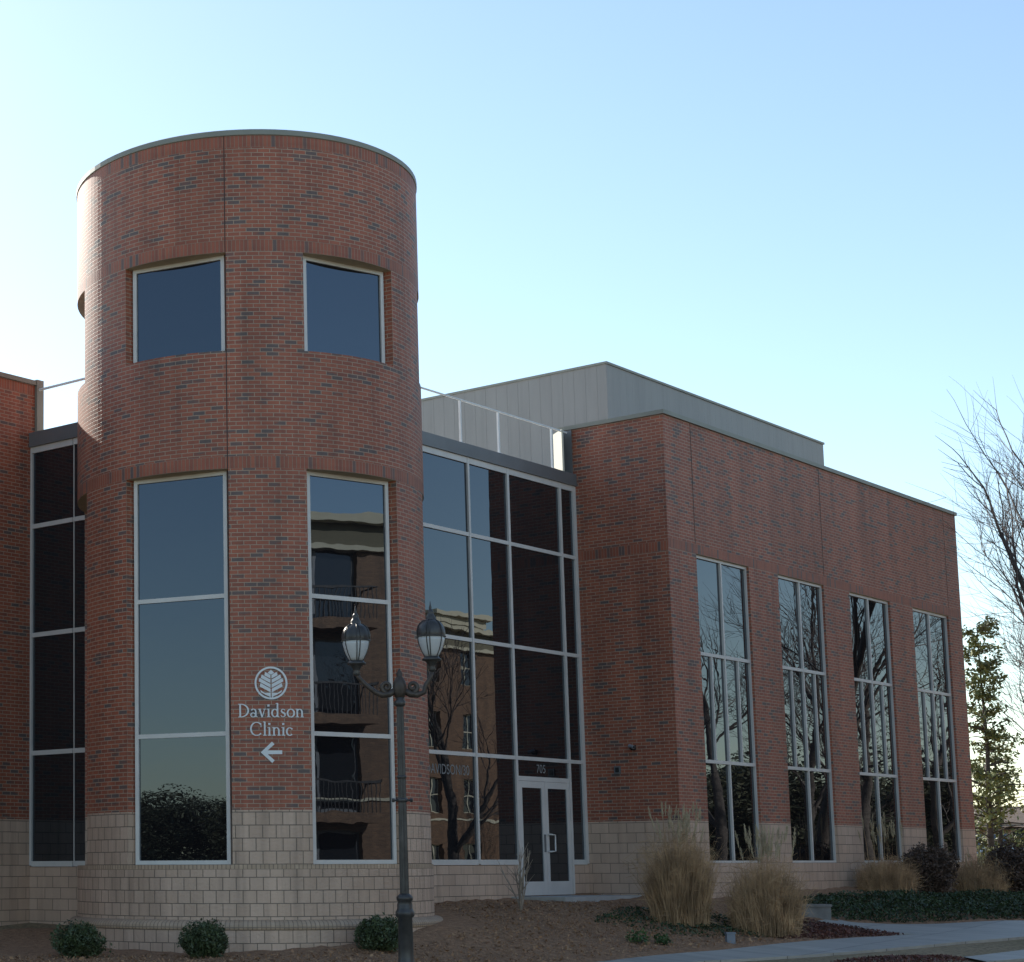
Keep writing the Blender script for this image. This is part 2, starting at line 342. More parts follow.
for y0, y1 in ((5.0, 5.18), (-7.18, -7.0)):
    xs = np.linspace(-200, 240, 60)
    for a, b in zip(xs, xs[1:]):
        za, zb = G(a, y0)-.05, G(b, y0)-.05; h = .19
        mb.face([(a, y0, za+h), (b, y0, zb+h), (b, y1, zb+h), (a, y1, za+h)]); mb.face([(a, y0, za), (b, y0, zb), (b, y0, zb+h), (a, y0, za+h)]); mb.face([(b, y1, zb), (a, y1, za), (a, y1, za+h), (b, y1, zb+h)])
tag(mb.build('kerb', M_conc), kind='structure')
# entrance slab along the glass wall
mb = MB(); mb.box(32.4, 35.38, 19.05, 20.25, .55, .985); tag(mb.build('entrance_walkway', M_conc), kind='structure')

# ------------------------------------------------------------------ the clinic building
TX, TY, TR = 25.62, 21.11, 3.05
BLD = empty('clinic_building', (TX, TY, 0), 0, 'red brick two-storey clinic with round corner tower, glass entrance wall and tan stone base', 'building')
ORG = (TX, TY, 0)
X0, YR, X1, YC = 35.392, 18.154, 51.554, 20.257
LX, LY = 24.821, 25.746
LG = LX-.10                                           # plane of the narrow glass wall on the left
ZS, ZST, ZT3, ZT2, ZT1, ZW, ZCH, ZCF, ZWT = 1.62, 2.474, 3.70, 5.92, 8.0, 8.0, 9.541, 9.81, 10.78
ZTT, ZUW, ZUB, ZLW = 13.57, 11.58, 9.92, 7.957
A0 = 195.3; STEP = 59.67
WA_UP = [R_(A0+STEP*k) for k in range(6)]                # A, B, right silhouette, back, back, left silhouette
WA_LO = [R_(A0), R_(A0+STEP), R_(A0+2*STEP), R_(A0-STEP)]
RG, HW = 2.781, .8176+.035                               # glass plane distance, half opening
HA = R_(17.8)                                        # openings flare outwards
MT = [M_brick, M_soldier, M_block, M_rowlock, M_soffit, M_joint]
def tower_wall():
    mb = MB()
    ths = set()
    for k in range(144): ths.add(round((2*math.pi*k/144) % (2*math.pi), 5))
    def openings(z):
        if ZUB < z < ZUW: return WA_UP
        if ZS < z < ZLW: return WA_LO
        return []
    edges = []
    for a in set(round(x % (2*math.pi), 6) for x in WA_UP+WA_LO): edges += [(a-HA) % (2*math.pi), (a+HA) % (2*math.pi)]
    jt = R_(-147.25) % (2*math.pi); edges += [jt, jt+.006]
    ths = sorted(t for t in ths if min(abs(t-e) for e in edges) > .008); ths = sorted(ths+edges); ths.append(ths[0]+2*math.pi)
    bands = [(-.6, ZS-.075, 2), (ZS-.075, ZS, 3), (ZS, ZST, 2), (ZST, ZLW, 0), (ZLW, ZLW+.203, 1), (ZLW+.203, ZUB, 0), (ZUB, ZUW, 0), (ZUW, ZUW+.203, 1), (ZUW+.203, ZTT-.203, 0), (ZTT-.203, ZTT, 1)]
    def wrapin(t, a): d = (t-a+math.pi) % (2*math.pi)-math.pi; return abs(d) < HA-1e-4
    P = lambda t, z, r=TR: (TX+r*math.cos(t), TY+r*math.sin(t), z)
    for a, b in zip(ths, ths[1:]):
        tm = (a+b)/2
        for z0, z1, m in bands:
            if any(wrapin(tm, o) for o in openings((z0+z1)/2)): continue
            r = TR
            u0, u1 = a*TR, b*TR
            if m in (1, 3): uv = [(0, u0), (0, u1), (z1-z0, u1), (z1-z0, u0)]
            else: uv = [(u0, z0), (u1, z0), (u1, z1), (u0, z1)]
            mm = m
            if abs(tm-(jt+.003)) < 1e-3 and z0 >= ZST and not (ZS < z0 < ZLW-.01 and z1 <= ZLW): mm = 5
            mb.face([P(a, z0, r), P(b, z0, r), P(b, z1, r), P(a, z1, r)], uv, mm, False)
    # reveals
    for oz0, oz1, ws in ((ZUB, ZUW, WA_UP), (ZS, ZLW, WA_LO)):
        for w_ in ws:
            n = Vector((math.cos(w_), math.sin(w_), 0)); t = Vector((-n.y, n.x, 0)); c = Vector((TX, TY, 0))
            for s in (-1, 1):
                a = c+Vector((TR*math.cos(w_+s*HA), TR*math.sin(w_+s*HA), 0)); b = c+n*(RG-.08)+t*s*HW; d = (a-b).length
                segs = [(oz0, oz1, 0)] if oz0 > 3 else [(oz0, ZST, 2), (ZST, oz1, 0)]
                for z0, z1, m in segs:
                    q = [(a.x, a.y, z0), (b.x, b.y, z0), (b.x, b.y, z1), (a.x, a.y, z1)]; uv = [(0, z0), (d, z0), (d, z1), (0, z1)]
                    if s < 0: q = q[::-1]; uv = uv[::-1]
                    mb.face(q, uv, m)
            arc = [c+Vector((TR*math.cos(w_+HA*k/6), TR*math.sin(w_+HA*k/6), 0)) for k in range(-6, 7)]
            ch = [c+n*(RG-.08)+t*HW, c+n*(RG-.08)-t*HW]
            top = [(p.x, p.y, oz1) for p in arc+ch]; bot = [(p.x, p.y, oz0) for p in arc+ch]
            mb.face(top[::-1], None, 4); mb.face(bot, None, 3 if oz0 < 3 else 0)
    # sill course lip and the projecting ledge near the ground
    def ring(prof, m, rot):
        for a, b in zip(ths, ths[1:]):
            L = 0
            for (r0, z0), (r1, z1) in zip(prof, prof[1:]):
                d = math.hypot(r1-r0, z1-z0); uv = [(L, a*TR), (L, b*TR), (L+d, b*TR), (L+d, a*TR)] if rot else [(a*TR, z0), (b*TR, z0), (b*TR, z1), (a*TR, z1)]
                mb.face([P(a, z0, r0), P(b, z0, r0), P(b, z1, r1), P(a, z1, r1)], uv, m); L += d
    ring([(TR-.02, .615), (TR+.145, .615), (TR+.155, .64), (TR+.15, .685), (TR+.125, .72), (TR+.08, .745), (TR-.02, .765)], 3, True)
    ring([(TR+.13, -.6), (TR+.13, .615)], 2, False)
    return mb.build('tower_wall', MT, BLD, ORG)
tower_wall()
mb = MB(); mb.lathe([(TR-.25, .0), (TR+.014, .0), (TR+.018, .01), (TR+.018, .085), (TR-.02, .11), (TR-.28, .10)], (0, 0, ZTT+.003), 96, 0, False)
mb.build('tower_coping', M_cap, BLD)
mb = MB(); mb.lathe([(0, 0), (TR-.05, 0)], (0, 0, ZTT-.5), 48); mb.build('tower_roof', M_deck, BLD)

def grid_frame(mb, xs, zs, mem, dep, y, cells=None):
    """aluminium frame in an XZ plane facing -Y: border + given bars. xs: list of (x,z0,z1) verticals; zs: (z,x0,x1) horizontals"""
    for x, z0, z1 in xs: mb.box(x-mem/2, x+mem/2, y-dep/2, y+dep/2, z0, z1)
    for z, x0, x1 in zs: mb.box(x0, x1, y-dep/2+.002, y+dep/2-.002, z-mem/2, z+mem/2)
def make_tower_window(z0, z1, bars, ang):
    # built facing +X at the tower axis then turned
    fr = MB(); c = RG; wd = .065; d = .05; h = HW-.004
    T = Matrix.Rotation(math.pi/2, 4, 'Z')
    def B(u0, u1, v0, v1, dd=d): fr.box(c-dd, c+.012, u0, u1, v0, v1)
    B(-h, -h+wd, z0, z1); B(h-wd, h, z0, z1); B(-h+wd, h-wd, z0, z0+wd); B(-h+wd, h-wd, z1-wd, z1)
    for b in bars: B(-h+wd, h-wd, b-.035, b+.035)
    o = fr.build('window', M_alu, BLD, (0, 0, 0), (0, 0, 0), ang)
    gl = MB(); zz = [z0]+list(bars)+[z1]
    for a, b in zip(zz, zz[1:]): gl.box(c-.045, c-.022, -h+.02, h-.02, a+.012, b-.012)
    gl.build('pane', M_glass, o)
    return o
wu = make_tower_window(ZUB-.02, ZUW-.004, [], WA_UP[0]); wu['label'] = 'square upper window of the tower'
for a in WA_UP[1:]: c = copy_tree(wu, BLD); c.rotation_euler = (0, 0, a)
wl = make_tower_window(ZS+.004, ZLW-.004, [3.69, 5.91], WA_LO[0]); wl['label'] = 'tall three-pane window of the tower'
for a in WA_LO[1:]: c = copy_tree(wl, BLD); c.rotation_euler = (0, 0, a)

# planar walls -----------------------------------------------------
def wall(mb, o, d, nrm, us, bands, opens=(), rev=.16):
    """o origin, d unit direction (u), nrm outward; opens: (u0,u1,z0,z1)"""
    d = Vector(d); nrm = Vector(nrm); o = Vector(o)
    U = sorted(set(us) | set(x for q in opens for x in q[:2])); Z = sorted(set(z for b in bands for z in b[:2]) | set(z for q in opens for z in q[2:]))
    flip = (d.cross(Vector((0, 0, 1))).dot(nrm) < 0)
    for u0, u1 in zip(U, U[1:]):
        for z0, z1 in zip(Z, Z[1:]):
            um, zm = (u0+u1)/2, (z0+z1)/2
            if any(q[0] < um < q[1] and q[2] < zm < q[3] for q in opens): continue
            bnd = [b for b in bands if b[0] < zm < b[1]]
            if not bnd: continue
            b = bnd[0]; m = b[2]
            q = [o+d*u+Vector((0, 0, z)) for u, z in ((u0, z0), (u1, z0), (u1, z1), (u0, z1))]
            uv = [(z0-b[0], u0), (z0-b[0], u1), (z1-b[0], u1), (z1-b[0], u0)] if m == 1 else [(u0, z0), (u1, z0), (u1, z1), (u0, z1)]
            if flip: q = q[::-1]; uv = uv[::-1]
            mb.face(q, uv, m)
    for u0, u1, z0, z1 in opens:
        for u, s in ((u0, 1), (u1, -1)):
            for b in bands:
                a_, c_ = max(z0, b[0]), min(z1, b[1])
                if a_ >= c_: continue
                q = [o+d*u+Vector((0, 0, a_)), o+d*u-nrm*rev+Vector((0, 0, a_)), o+d*u-nrm*rev+Vector((0, 0, c_)), o+d*u+Vector((0, 0, c_))]
                mb.face(q, [(0, a_), (rev, a_), (rev, c_), (0, c_)], 0 if b[2] == 1 else b[2])
        for z in (z0, z1):
            q = [o+d*u0+Vector((0, 0, z)), o+d*u1+Vector((0, 0, z)), o+d*u1-nrm*rev+Vector((0, 0, z)), o+d*u0-nrm*rev+Vector((0, 0, z))]
            mb.face(q, None, 3 if z == z1 else 2)
MW = [M_brick, M_soldier, M_block16, M_soffit, M_joint]
BANDS = [(0, ZST, 2), (ZST, ZW-.05, 0), (ZW-.05, ZW+.153, 1), (ZW+.153, ZWT-.2, 0), (ZWT-.2, ZWT, 1)]
XW0, DXW, WW = 36.60, 3.871, 2.43
WZ0, WZ1 = ZS, 8.004
BANDS_R = [(0, ZST, 2), (ZST, WZ1, 0), (WZ1, WZ1+.203, 1), (WZ1+.203, ZWT, 0)]
BANDS_S = [(0, ZST, 2), (ZST, 7.94, 0), (7.94, 8.143, 1), (8.143, ZWT, 0)]
mb = MB()
ops = [(XW0-X0+i*DXW, XW0-X0+i*DXW+WW, WZ0, WZ1) for i in range(4)]
wall(mb, (X0, YR, 0), (1, 0, 0), (0, -1, 0), [0, X1-X0], BANDS_R, ops)
wall(mb, (X0, YC+.3, 0), (0, -1, 0), (-1, 0, 0), [0, YC+.3-YR], BANDS_S)
wall(mb, (X1, YR, 0), (0, 1, 0), (1, 0, 0), [0, 22], BANDS_R)
wall(mb, (X1, YR+22, 0), (-1, 0, 0), (0, 1, 0), [0, X1-X0+10], BANDS_R)
wall(mb, (X0+.3, YC+.3, 0), (-1, 0, 0), (0, 1, 0), [0, .3], [(ZCF-.1, ZWT, 0)])
wall(mb, (X0+.3, YR+.3, 0), (0, 1, 0), (1, 0, 0), [0, YC-YR], [(ZCF-.1, ZWT, 0)])
wall(mb, (X1, YR+.3, 0), (-1, 0, 0), (0, 1, 0), [0, X1-X0-.3], [(ZCF-.1, ZWT, 0)])
for jx in (XW0-.03, XW0+DXW+WW+.02, XW0+3*DXW+WW+.02):          # control joints, proud by 2 mm
    for z0, z1 in ((8.21, ZWT-.01),):
        mb.face([(jx, YR-.002, z0), (jx+.028, YR-.002, z0), (jx+.028, YR-.002, z1), (jx, YR-.002, z1)], None, 4)
mb.build('wing_wall', MW, BLD, ORG)
mb = MB()                                                        # left wing, mirrored across the corner
BANDS_L = [(0, ZST, 2), (ZST, ZWT-.203, 0), (ZWT-.203, ZWT, 1)]
wall(mb, (LX-12, LY, 0), (1, 0, 0), (0, -1, 0), [0, 12.0], BANDS_L)
wall(mb, (LX-12, LY+14, 0), (0, -1, 0), (-1, 0, 0), [0, 14], BANDS_L)
wall(mb, (LX, LY, 0), (0, 1, 0), (1, 0, 0), [0, 14], [(ZCF-.1, ZWT, 0)])
mb.build('left_wing_wall', MW, BLD, ORG)
mb = MB()
def cope(x0, x1, y0, y1): mb.box(x0, x1, y0, y1, ZWT+.002, ZWT+.09)
cope(X0-.045, X1+.045, YR-.045, YR+.32); cope(X0-.045, X0+.32, YR+.322, YC+.32); cope(X1-.32, X1+.045, YR+.322, YR+22)
mb.build('parapet_coping', M_cap, BLD, ORG); mb = MB()
cope(LX-12, LX+.02, LY-.045, LY+.32); cope(LX-.3, LX+.02, LY+.322, LY+14)
mb.box(LX-.02, LX+.16, LY-.06, LY+.3, ZCF+.06, ZWT+.113)          # metal-clad parapet end
mb.build('parapet_coping', M_cap, BLD, ORG)
mb = MB(); mb.box(X0-.07, X0-.046, YC-.02, YC+.3, ZCF+.0, ZWT-.02); mb.build('corner_trim', M_fascia, BLD, ORG)
mb = MB(); mb.box(X0+.31, X1-.3, YR+.31, YR+21.7, ZCF-.122, ZCF+.008); mb.box(LX+.02, X0+.305, YC+.31, 38, ZCF-.12, ZCF+.01); mb.box(LX+.02, X0-.01, YC+.12, YC+.309, ZCF-.121, ZCF+.009); mb.box(LX-11.8, LX-.31, LY+.3, LY+13.8, ZWT-.5, ZWT-.35)
mb.build('roof_deck', M_deck, BLD, ORG)
# penthouse
mb = MB(); px0, px1, py0, py1, pz = 38.614, 50.467, 21.154, 29.5, 13.02
for o, d, n, L in (((px0, py0, 0), (1, 0, 0), (0, -1, 0), px1-px0), ((px0, py1, 0), (0, -1, 0), (-1, 0, 0), py1-py0), ((px1, py0, 0), (0, 1, 0), (1, 0, 0), py1-py0), ((px1, py1, 0), (-1, 0, 0), (0, 1, 0), px1-px0)):
    wall(mb, o, d, n, [0, L], [(ZCF, pz, 0)])
mb.face([(px0, py0, pz), (px1, py0, pz), (px1, py1, pz), (px0, py1, pz)])
ph = mb.build('penthouse', M_panel, BLD, ORG)
mb = MB(); e = .03
mb.box(px0-e, px1+e, py0-e, py0+.1, pz+.002, pz+.055); mb.box(px0-e, px0+.1, py0+.102, py1+e, pz+.002, pz+.055); mb.box(px1-.1, px1+e, py0+.102, py1+e, pz+.002, pz+.055)
mb.build('edge_trim', M_cap, ph, (0, 0, 0), (-TX, -TY, 0))

# wing windows
def make_wing_window(label):
    fr = MB(); w_ = WW; y = .10; d = .06; mm = .046
    def V(x, z0, z1, m=mm): fr.box(x-m/2, x+m/2, y-.045, y+.03, z0, z1)
    def H(z, x0, x1, m=mm): fr.box(x0, x1, y-.043, y+.028, z-m/2, z+m/2)
    g_ = .004
    V(g_+mm/2, WZ0+g_, WZ1-g_); V(w_-g_-mm/2, WZ0+g_, WZ1-g_); V(w_/2, WZ0+g_+mm, WZ1-g_-mm, .056)
    for z, m in ((WZ0+g_+mm/2, mm), (WZ1-g_-.03, .06)): H(z, mm+g_, w_-mm-g_, m)
    for z in (3.70, 5.93):
        H(z, mm+g_, w_/2-.029, .07); H(z, w_/2+.029, w_-mm-g_, .07)
    for x in (w_*.25, w_*.75): V(x, 3.738, 5.892, .042)
    o = fr.build('window', M_alu, BLD); o['label'] = label
    gl = MB(); xs = [0, w_/2, w_]
    for a, b in ((0, w_/2), (w_/2, w_)):
        for z0, z1 in ((WZ0, 3.70), (3.70, 5.93), (5.93, WZ1)): gl.box(a+.012, b-.012, y+.0, y+.02, z0+.012, z1-.012)
    gl.build('pane', M_glass, o)
    return o
ww0 = make_wing_window('tall gridded window of the right wing')
ww0.location = (XW0-TX, YR-TY, 0)
for i in range(1, 4): c = copy_tree(ww0, BLD); c.location = (XW0+i*DXW-TX, YR-TY, 0)

# glazed entrance wall (plane Y = YC) and its short mirror on the left (plane X = LX)
M1, M2, M3 = 31.296, 32.731, 34.753
DT = 3.30                                            # top of the door frame
fr = MB(); y0, y1 = YC-.04, YC+.06
def V(x, z0, z1, m=.064): fr.box(x-m/2, x+m/2, y0, y1, z0, z1)
def H(z, x0, x1, m=.074): fr.box(x0, x1, y0+.004, y1-.004, z-m/2, z+m/2)
XL, XE = 26.2, X0-.004
V(XE-.06, ZS+.0, ZCH, .12); V(M1, ZS, ZCH); V(29.55, ZS, ZCH); V(28.3, ZS, ZCH)
V(M2, 1.0, ZCH, .078); V(M3, 1.0, ZCH, .078)
cols = [XL, 28.3, 29.55, M1, M2, M3, XE-.03]
for a, b in zip(cols, cols[1:]):
    for z in (ZT3, ZT2, ZT1): H(z, a+.04, b-.04)
    H(ZCH-.06, a+.04, b-.04, .12)
    if not (a == M2): H(ZS+.03, a+.04, b-.04, .10)
H(DT+.0, M2+.046, M3-.046, .09)
cw = fr.build('entrance_glazing', M_alu, BLD, ORG); cw['label'] = 'tall aluminium framed glass wall above the entrance doors'
gl = MB()
for a, b in zip(cols, cols[1:]):
    for z0, z1 in ((ZS, ZT3), (ZT3, ZT2), (ZT2, ZT1), (ZT1, ZCH-.03)):
        if a == M2 and z0 == ZS: z0 = DT
        gl.box(a+.015, b-.015, YC+.0, YC+.022, z0+.012, z1-.012)
gl.build('pane', M_glass, cw, (0, 0, 0), (-TX, -TY, 0))
mb = MB(); mb.box(26.2, X0-.004, YC-.075, YC+.12, ZCH+.003, ZCF-.01); mb.build('fascia', M_fascia, BLD, ORG); mb = MB(); mb.box(LG-.08, LG+.22, 23.6, LY-.004, ZCH+.003, ZCF+.01)
mb.build('fascia', M_fascia, BLD, ORG)
mb = MB(); B2 = [(0, ZS-.03, 0)]
wall(mb, (26.2, YC-.02, 0), (1, 0, 0), (0, -1, 0), [0, M2-.05-26.2], B2); wall(mb, (M3+.05, YC-.02, 0), (1, 0, 0), (0, -1, 0), [0, X0-M3-.05], B2)
mb.face([(26.2, YC-.02, ZS-.03), (M2-.05, YC-.02, ZS-.03), (M2-.05, YC+.1, ZS-.03), (26.2, YC+.1, ZS-.03)]); mb.face([(M3+.05, YC-.02, ZS-.03), (X0, YC-.02, ZS-.03), (X0, YC+.1, ZS-.03), (M3+.05, YC+.1, ZS-.03)])
wall(mb, (LG-.02, LY, 0), (0, -1, 0), (-1, 0, 0), [0, 2.6], B2)
mb.face([(LG-.02, LY, ZS-.03), (LG-.02, 23.2, ZS-.03), (LG+.1, 23.2, ZS-.03), (LG+.1, LY, ZS-.03)])
mb.build('plinth', M_block16, BLD, ORG)
# doors: two leaves
def leaf(x0, x1, side):
    mb = MB(); z0, z1 = 1.0, DT-.05; ya, yb = YC-.035, YC+.015; st = .11
    mb.box(x0, x0+st, ya, yb, z0, z1); mb.box(x1-st, x1, ya, yb, z0, z1); mb.box(x0+st, x1-st, ya+.002, yb-.002, z1-.13, z1); mb.box(x0+st, x1-st, ya+.002, yb-.002, z0, z0+.27)
    o = mb.build('entrance_door', M_alu, BLD, ORG); o['label'] = 'left glazed door leaf' if side < 0 else 'right glazed door leaf with a pull handle'
    g_ = MB(); g_.box(x0+st-.01, x1-st+.01, YC-.014, YC+.004, z0+.26, z1-.12); g_.build('pane', M_glass, o, (0, 0, 0), (-TX, -TY, 0))
    h = MB(); hx = x1-.055 if side < 0 else x0+.055
    dx = .0 if side < 0 else .13
    if side > 0: h.tube([(hx, ya-.001, 1.86), (hx, ya-.07, 1.86), (hx+dx, ya-.09, 1.87), (hx+dx, ya-.09, 2.19), (hx, ya-.07, 2.2), (hx, ya-.001, 2.2)], [.017]*6, 8, cap=True, smooth=True)
    else: h.box(hx-.03, hx+.03, ya-.012, ya-.001, 1.85, 2.2)
    h.build('handle', M_alu if side > 0 else M_fascia, o, (0, 0, 0), (-TX, -TY, 0))
xm = (M2+M3)/2
leaf(M2+.05, xm-.004, -1); leaf(xm+.004, M3-.05, 1)
# left glazing
fr = MB(); xa, xb = LG-.04, LG+.06
YT = 23.4
for y, m, x_ in ((LY-.03, .05, xa), (24.60, .020, LG-.010)): fr.box(x_, xb, y-m/2, y+m/2, ZS, ZCH)
for z, m in ((ZT3, .085), (ZT2, .085), (ZT1, .085), (ZCH-.06, .12), (ZS+.03, .10)):
    fr.box(xa+.004, xb-.004, YT, 24.588, z-m/2, z+m/2); fr.box(xa+.004, xb-.004, 24.612, LY-.056, z-m/2, z+m/2)
lw = fr.build('side_glazing', M_alu, BLD, ORG); lw['label'] = 'narrow dark glass wall left of the tower'
gl = MB()
for a, b in ((YT, 24.595), (24.605, LY-.02)):
    for z0, z1 in ((ZS, ZT3), (ZT3, ZT2), (ZT2, ZT1), (ZT1, ZCH-.03)): gl.box(LG, LG+.022, a+.01, b-.01, z0+.012, z1-.012)
gl.build('pane', M_glass, lw, (0, 0, 0), (-TX, -TY, 0))
# roof railing over the entrance, screen panel at its end, left railing
mb = MB(); zr = 10.70; yy = YC+.05
mb.tube([(26.5, yy, zr), (X0-.14, yy, zr)], [.021]*2, 8, cap=True)
for x in (28.4, 29.6, 31.19, 32.57, 34.63): mb.box(x-.02, x+.02, yy-.02, yy+.02, ZCF-.02, zr-.02)
for x in (28.4, 29.6, 31.19, 32.57, 34.63): mb.box(x-.06, x+.06, yy-.05, yy+.05, ZCF-.008, ZCF+.025)
mb.tube([(LX+.05, 23.9, zr), (LX+.05, LY-.05, zr)], [.027]*2, 8, cap=True)
mb.build('railing', M_rail, BLD, ORG)
mb = MB(); T = Matrix.Translation((35.2, YC+.22, 0)) @ Matrix.Rotation(R_(140), 4, 'Z')
mb.box(-.02, .02, -.26, .26, ZCF-.02, zr+.04, 0, T); mb.build('screen_panel', M_white, BLD, ORG)

# ------------------------------------------------------------------ lettering
class Glyphs:
    """raised letters drawn as strokes with changing width; every stroke its own height so none are coplanar"""
    def __init__(s, mapf): s.mb = MB(); s.k = 0; s.map = mapf
    def stroke(s, pts, wd, ox, oz, sc):
        s.k += 1; h = .012+(s.k % 9)*.0007
        L = []; Rr = []; n = len(pts)
        for i in range(n):
            a = pts[max(i-1, 0)]; b = pts[min(i+1, n-1)]; dx, dy = b[0]-a[0], b[1]-a[1]; l = math.hypot(dx, dy) or 1
            w_ = wd[i]/2 if isinstance(wd, (list, tuple)) else wd/2
            L.append((pts[i][0]-dy/l*w_, pts[i][1]+dx/l*w_)); Rr.append((pts[i][0]+dy/l*w_, pts[i][1]-dx/l*w_))
        s.quadstrip(L, Rr, ox, oz, sc, h)
    def quadstrip(s, L, Rr, ox, oz, sc, h):
        f = lambda p, hh: s.map(ox+p[0]*sc, oz+p[1]*sc, hh)
        for i in range(len(L)-1):
            a, b, c, d = L[i], L[i+1], Rr[i+1], Rr[i]
            s.mb.face([f(d, h), f(c, h), f(b, h), f(a, h)]); s.mb.face([f(a, h), f(b, h), f(b, 0), f(a, 0)]); s.mb.face([f(c, h), f(d, h), f(d, 0), f(c, 0)])
        for p, q in ((L[0], Rr[0]), (Rr[-1], L[-1])): s.mb.face([f(q, h), f(p, h), f(p, 0), f(q, 0)])
    def arc(s, cx, cy, rx, ry, a0, a1, w0, w1, ox, oz, sc, n=18):
        pts = []; wd = []
        for i in range(n+1):
            a = R_(a0+(a1-a0)*i/n); pts.append((cx+rx*math.cos(a), cy+ry*math.sin(a))); wd.append(w0+(w1-w0)*abs(math.cos(a)))
        s.stroke(pts, wd, ox, oz, sc)
    def text(s, word, ox, oz, sc):
        TH, TN, XH = .125, .055, .62
        for ch in word:
            S = lambda p, w_: s.stroke(p, w_, ox, oz, sc)
            A = lambda *a: s.arc(*a, ox, oz, sc)
            def serif(x, z, l=.13): S([(x-l, z), (x+l, z)], TN)
            if ch == 'D':
                S([(.16, 0), (.16, 1)], TH); A(.20, .5, .55, .47, -90, 90, TN, TH); S([(.02, .03), (.22, .03)], TN); S([(.02, .97), (.22, .97)], TN); adv = .88
            elif ch == 'C':
                A(.48, .5, .42, .48, 42, 318, TN, TH); S([(.80, .62), (.80, .92)], TN); adv = .92
            elif ch == 'a':
                S([(.42, .02), (.42, .42)], TH*.9); A(.25, .40, .17, .20, 0, 150, TN, TH*.9); A(.22, .17, .16, .15, 20, 340, TN, TH*.8); S([(.38, .06), (.54, .03)], TN); adv = .60
            elif ch == 'v':
                S([(.09, XH), (.29, .0)], TH); S([(.29, .0), (.47, XH)], TN*1.1); serif(.10, XH-.03, .11); serif(.46, XH-.03, .1); adv = .60
            elif ch == 'i':
                S([(.15, 0), (.15, XH)], TH*.95); S([(.02, .03), (.29, .03)], TN); S([(.02, XH-.04), (.14, XH-.01)], TN); S([(.07, .86), (.23, .86)], .15); adv = .34
            elif ch == 'l':
                S([(.15, 0), (.15, 1.04)], TH*.95); S([(.02, .03), (.29, .03)], TN); S([(.02, 1.0), (.14, 1.02)], TN); adv = .34
            elif ch == 'd':
                A(.27, .30, .21, .28, 30, 330, TN, TH); S([(.47, 0), (.47, 1.04)], TH*.95); S([(.34, 1.0), (.46, 1.02)], TN); S([(.47, .03), (.60, .03)], TN); adv = .66
            elif ch == 's':
                pts = [(.36, .50), (.30, .57), (.20, .59), (.11, .54), (.09, .46), (.14, .38), (.25, .31), (.35, .24), (.37, .15), (.31, .06), (.20, .02), (.10, .05), (.05, .13)]
                S(pts, [TN, TN, TN, TN*1.2, TH*.8, TH, TH*1.05, TH, TH*.8, TN*1.2, TN, TN, TN]); adv = .48
            elif ch == 'o': A(.31, .30, .25, .29, 0, 360, TN, TH); adv = .65
            elif ch == 'n':
                S([(.14, 0), (.14, XH)], TH*.95); S([(.50, 0), (.50, .40)], TH*.95); A(.32, .38, .18, .21, 0, 160, TN, TH*.9); S([(.02, .03), (.26, .03)], TN); S([(.39, .03), (.63, .03)], TN); S([(.02, XH-.04), (.13, XH-.01)], TN); adv = .68
            elif ch == 'c':
                A(.28, .30, .22, .28, 48, 318, TN, TH); S([(.40, .47), (.50, .52)], TN*1.6); adv = .54
            else: adv = .3
            ox += adv*sc
        return ox
def tower_map(u, z, h):                               # u metres to the right of the sign axis, wrapped on the tower
    t = R_(225.15)+u/TR; r = TR+.002+h
    return (TX+r*math.cos(t), TY+r*math.sin(t), z)
c0 = (TX+TR*math.cos(R_(225.15)), TY+TR*math.sin(R_(225.15)), 3.9)
SG = empty('clinic_sign', c0, 0, 'white raised sign on the tower reading Davidson Clinic, with leaf emblem and left arrow', 'sign')
G1 = Glyphs(tower_map); sc = .216
def twidth(wd):
    q = Glyphs(tower_map); return q.text(wd, 0, 0, sc)
G1.text('Davidson', -twidth('Davidson')/2, 3.93, sc); G1.text('Clinic', -twidth('Clinic')/2, 3.637, sc)
G1.mb.build('lettering', M_letter, SG, c0)
G2 = Glyphs(tower_map); EZ, ER = 4.474, .262
G2.arc(0, 0, .94, .94, 0, 360, .115, .115, 0, EZ, ER, 48)
def para(pts):                                        # filled quad strips given as left/right lists
    G2.k += 1; G2.quadstrip([p[0] for p in pts], [p[1] for p in pts], 0, EZ, ER, .012+(G2.k % 9)*.0007)
for s in (-1, 1):
    for cz, wd in ((.40, .34), (.12, .56), (-.16, .69), (-.44, .64)):     # rising leaf blades with gaps between
        a = [(s*.035, cz+.085), (s*wd, cz+.085+.55*wd)]; b = [(s*.035, cz-.13), (s*(wd+.06), cz-.12+.55*wd)]
        st = list(zip(a, b)) if s > 0 else list(zip(b, a))
        para(st)
    a = [(s*.035, -.58), (s*.16, -.60), (s*.40, -.60), (s*.66, -.42)]; b = [(s*.035, -.95), (s*.14, -.80), (s*.34, -.72), (s*.62, -.56)]
    para(list(zip(a, b)) if s > 0 else list(zip(b, a)))
para([((-.20, .62), (-.20, .615)), ((0, .80), (0, .50)), ((.20, .62), (.20, .615))])
G2.mb.build('emblem', M_letter, SG, c0)
G3 = Glyphs(tower_map)
G3.stroke([(-.42, 0), (.48, 0)], .18, 0.0, 3.375, .335); G3.stroke([(.06, .44), (-.42, 0), (.06, -.44)], [.17, .22, .17], 0.0, 3.375, .335)
G3.mb.build('arrow', M_letter, SG, c0)
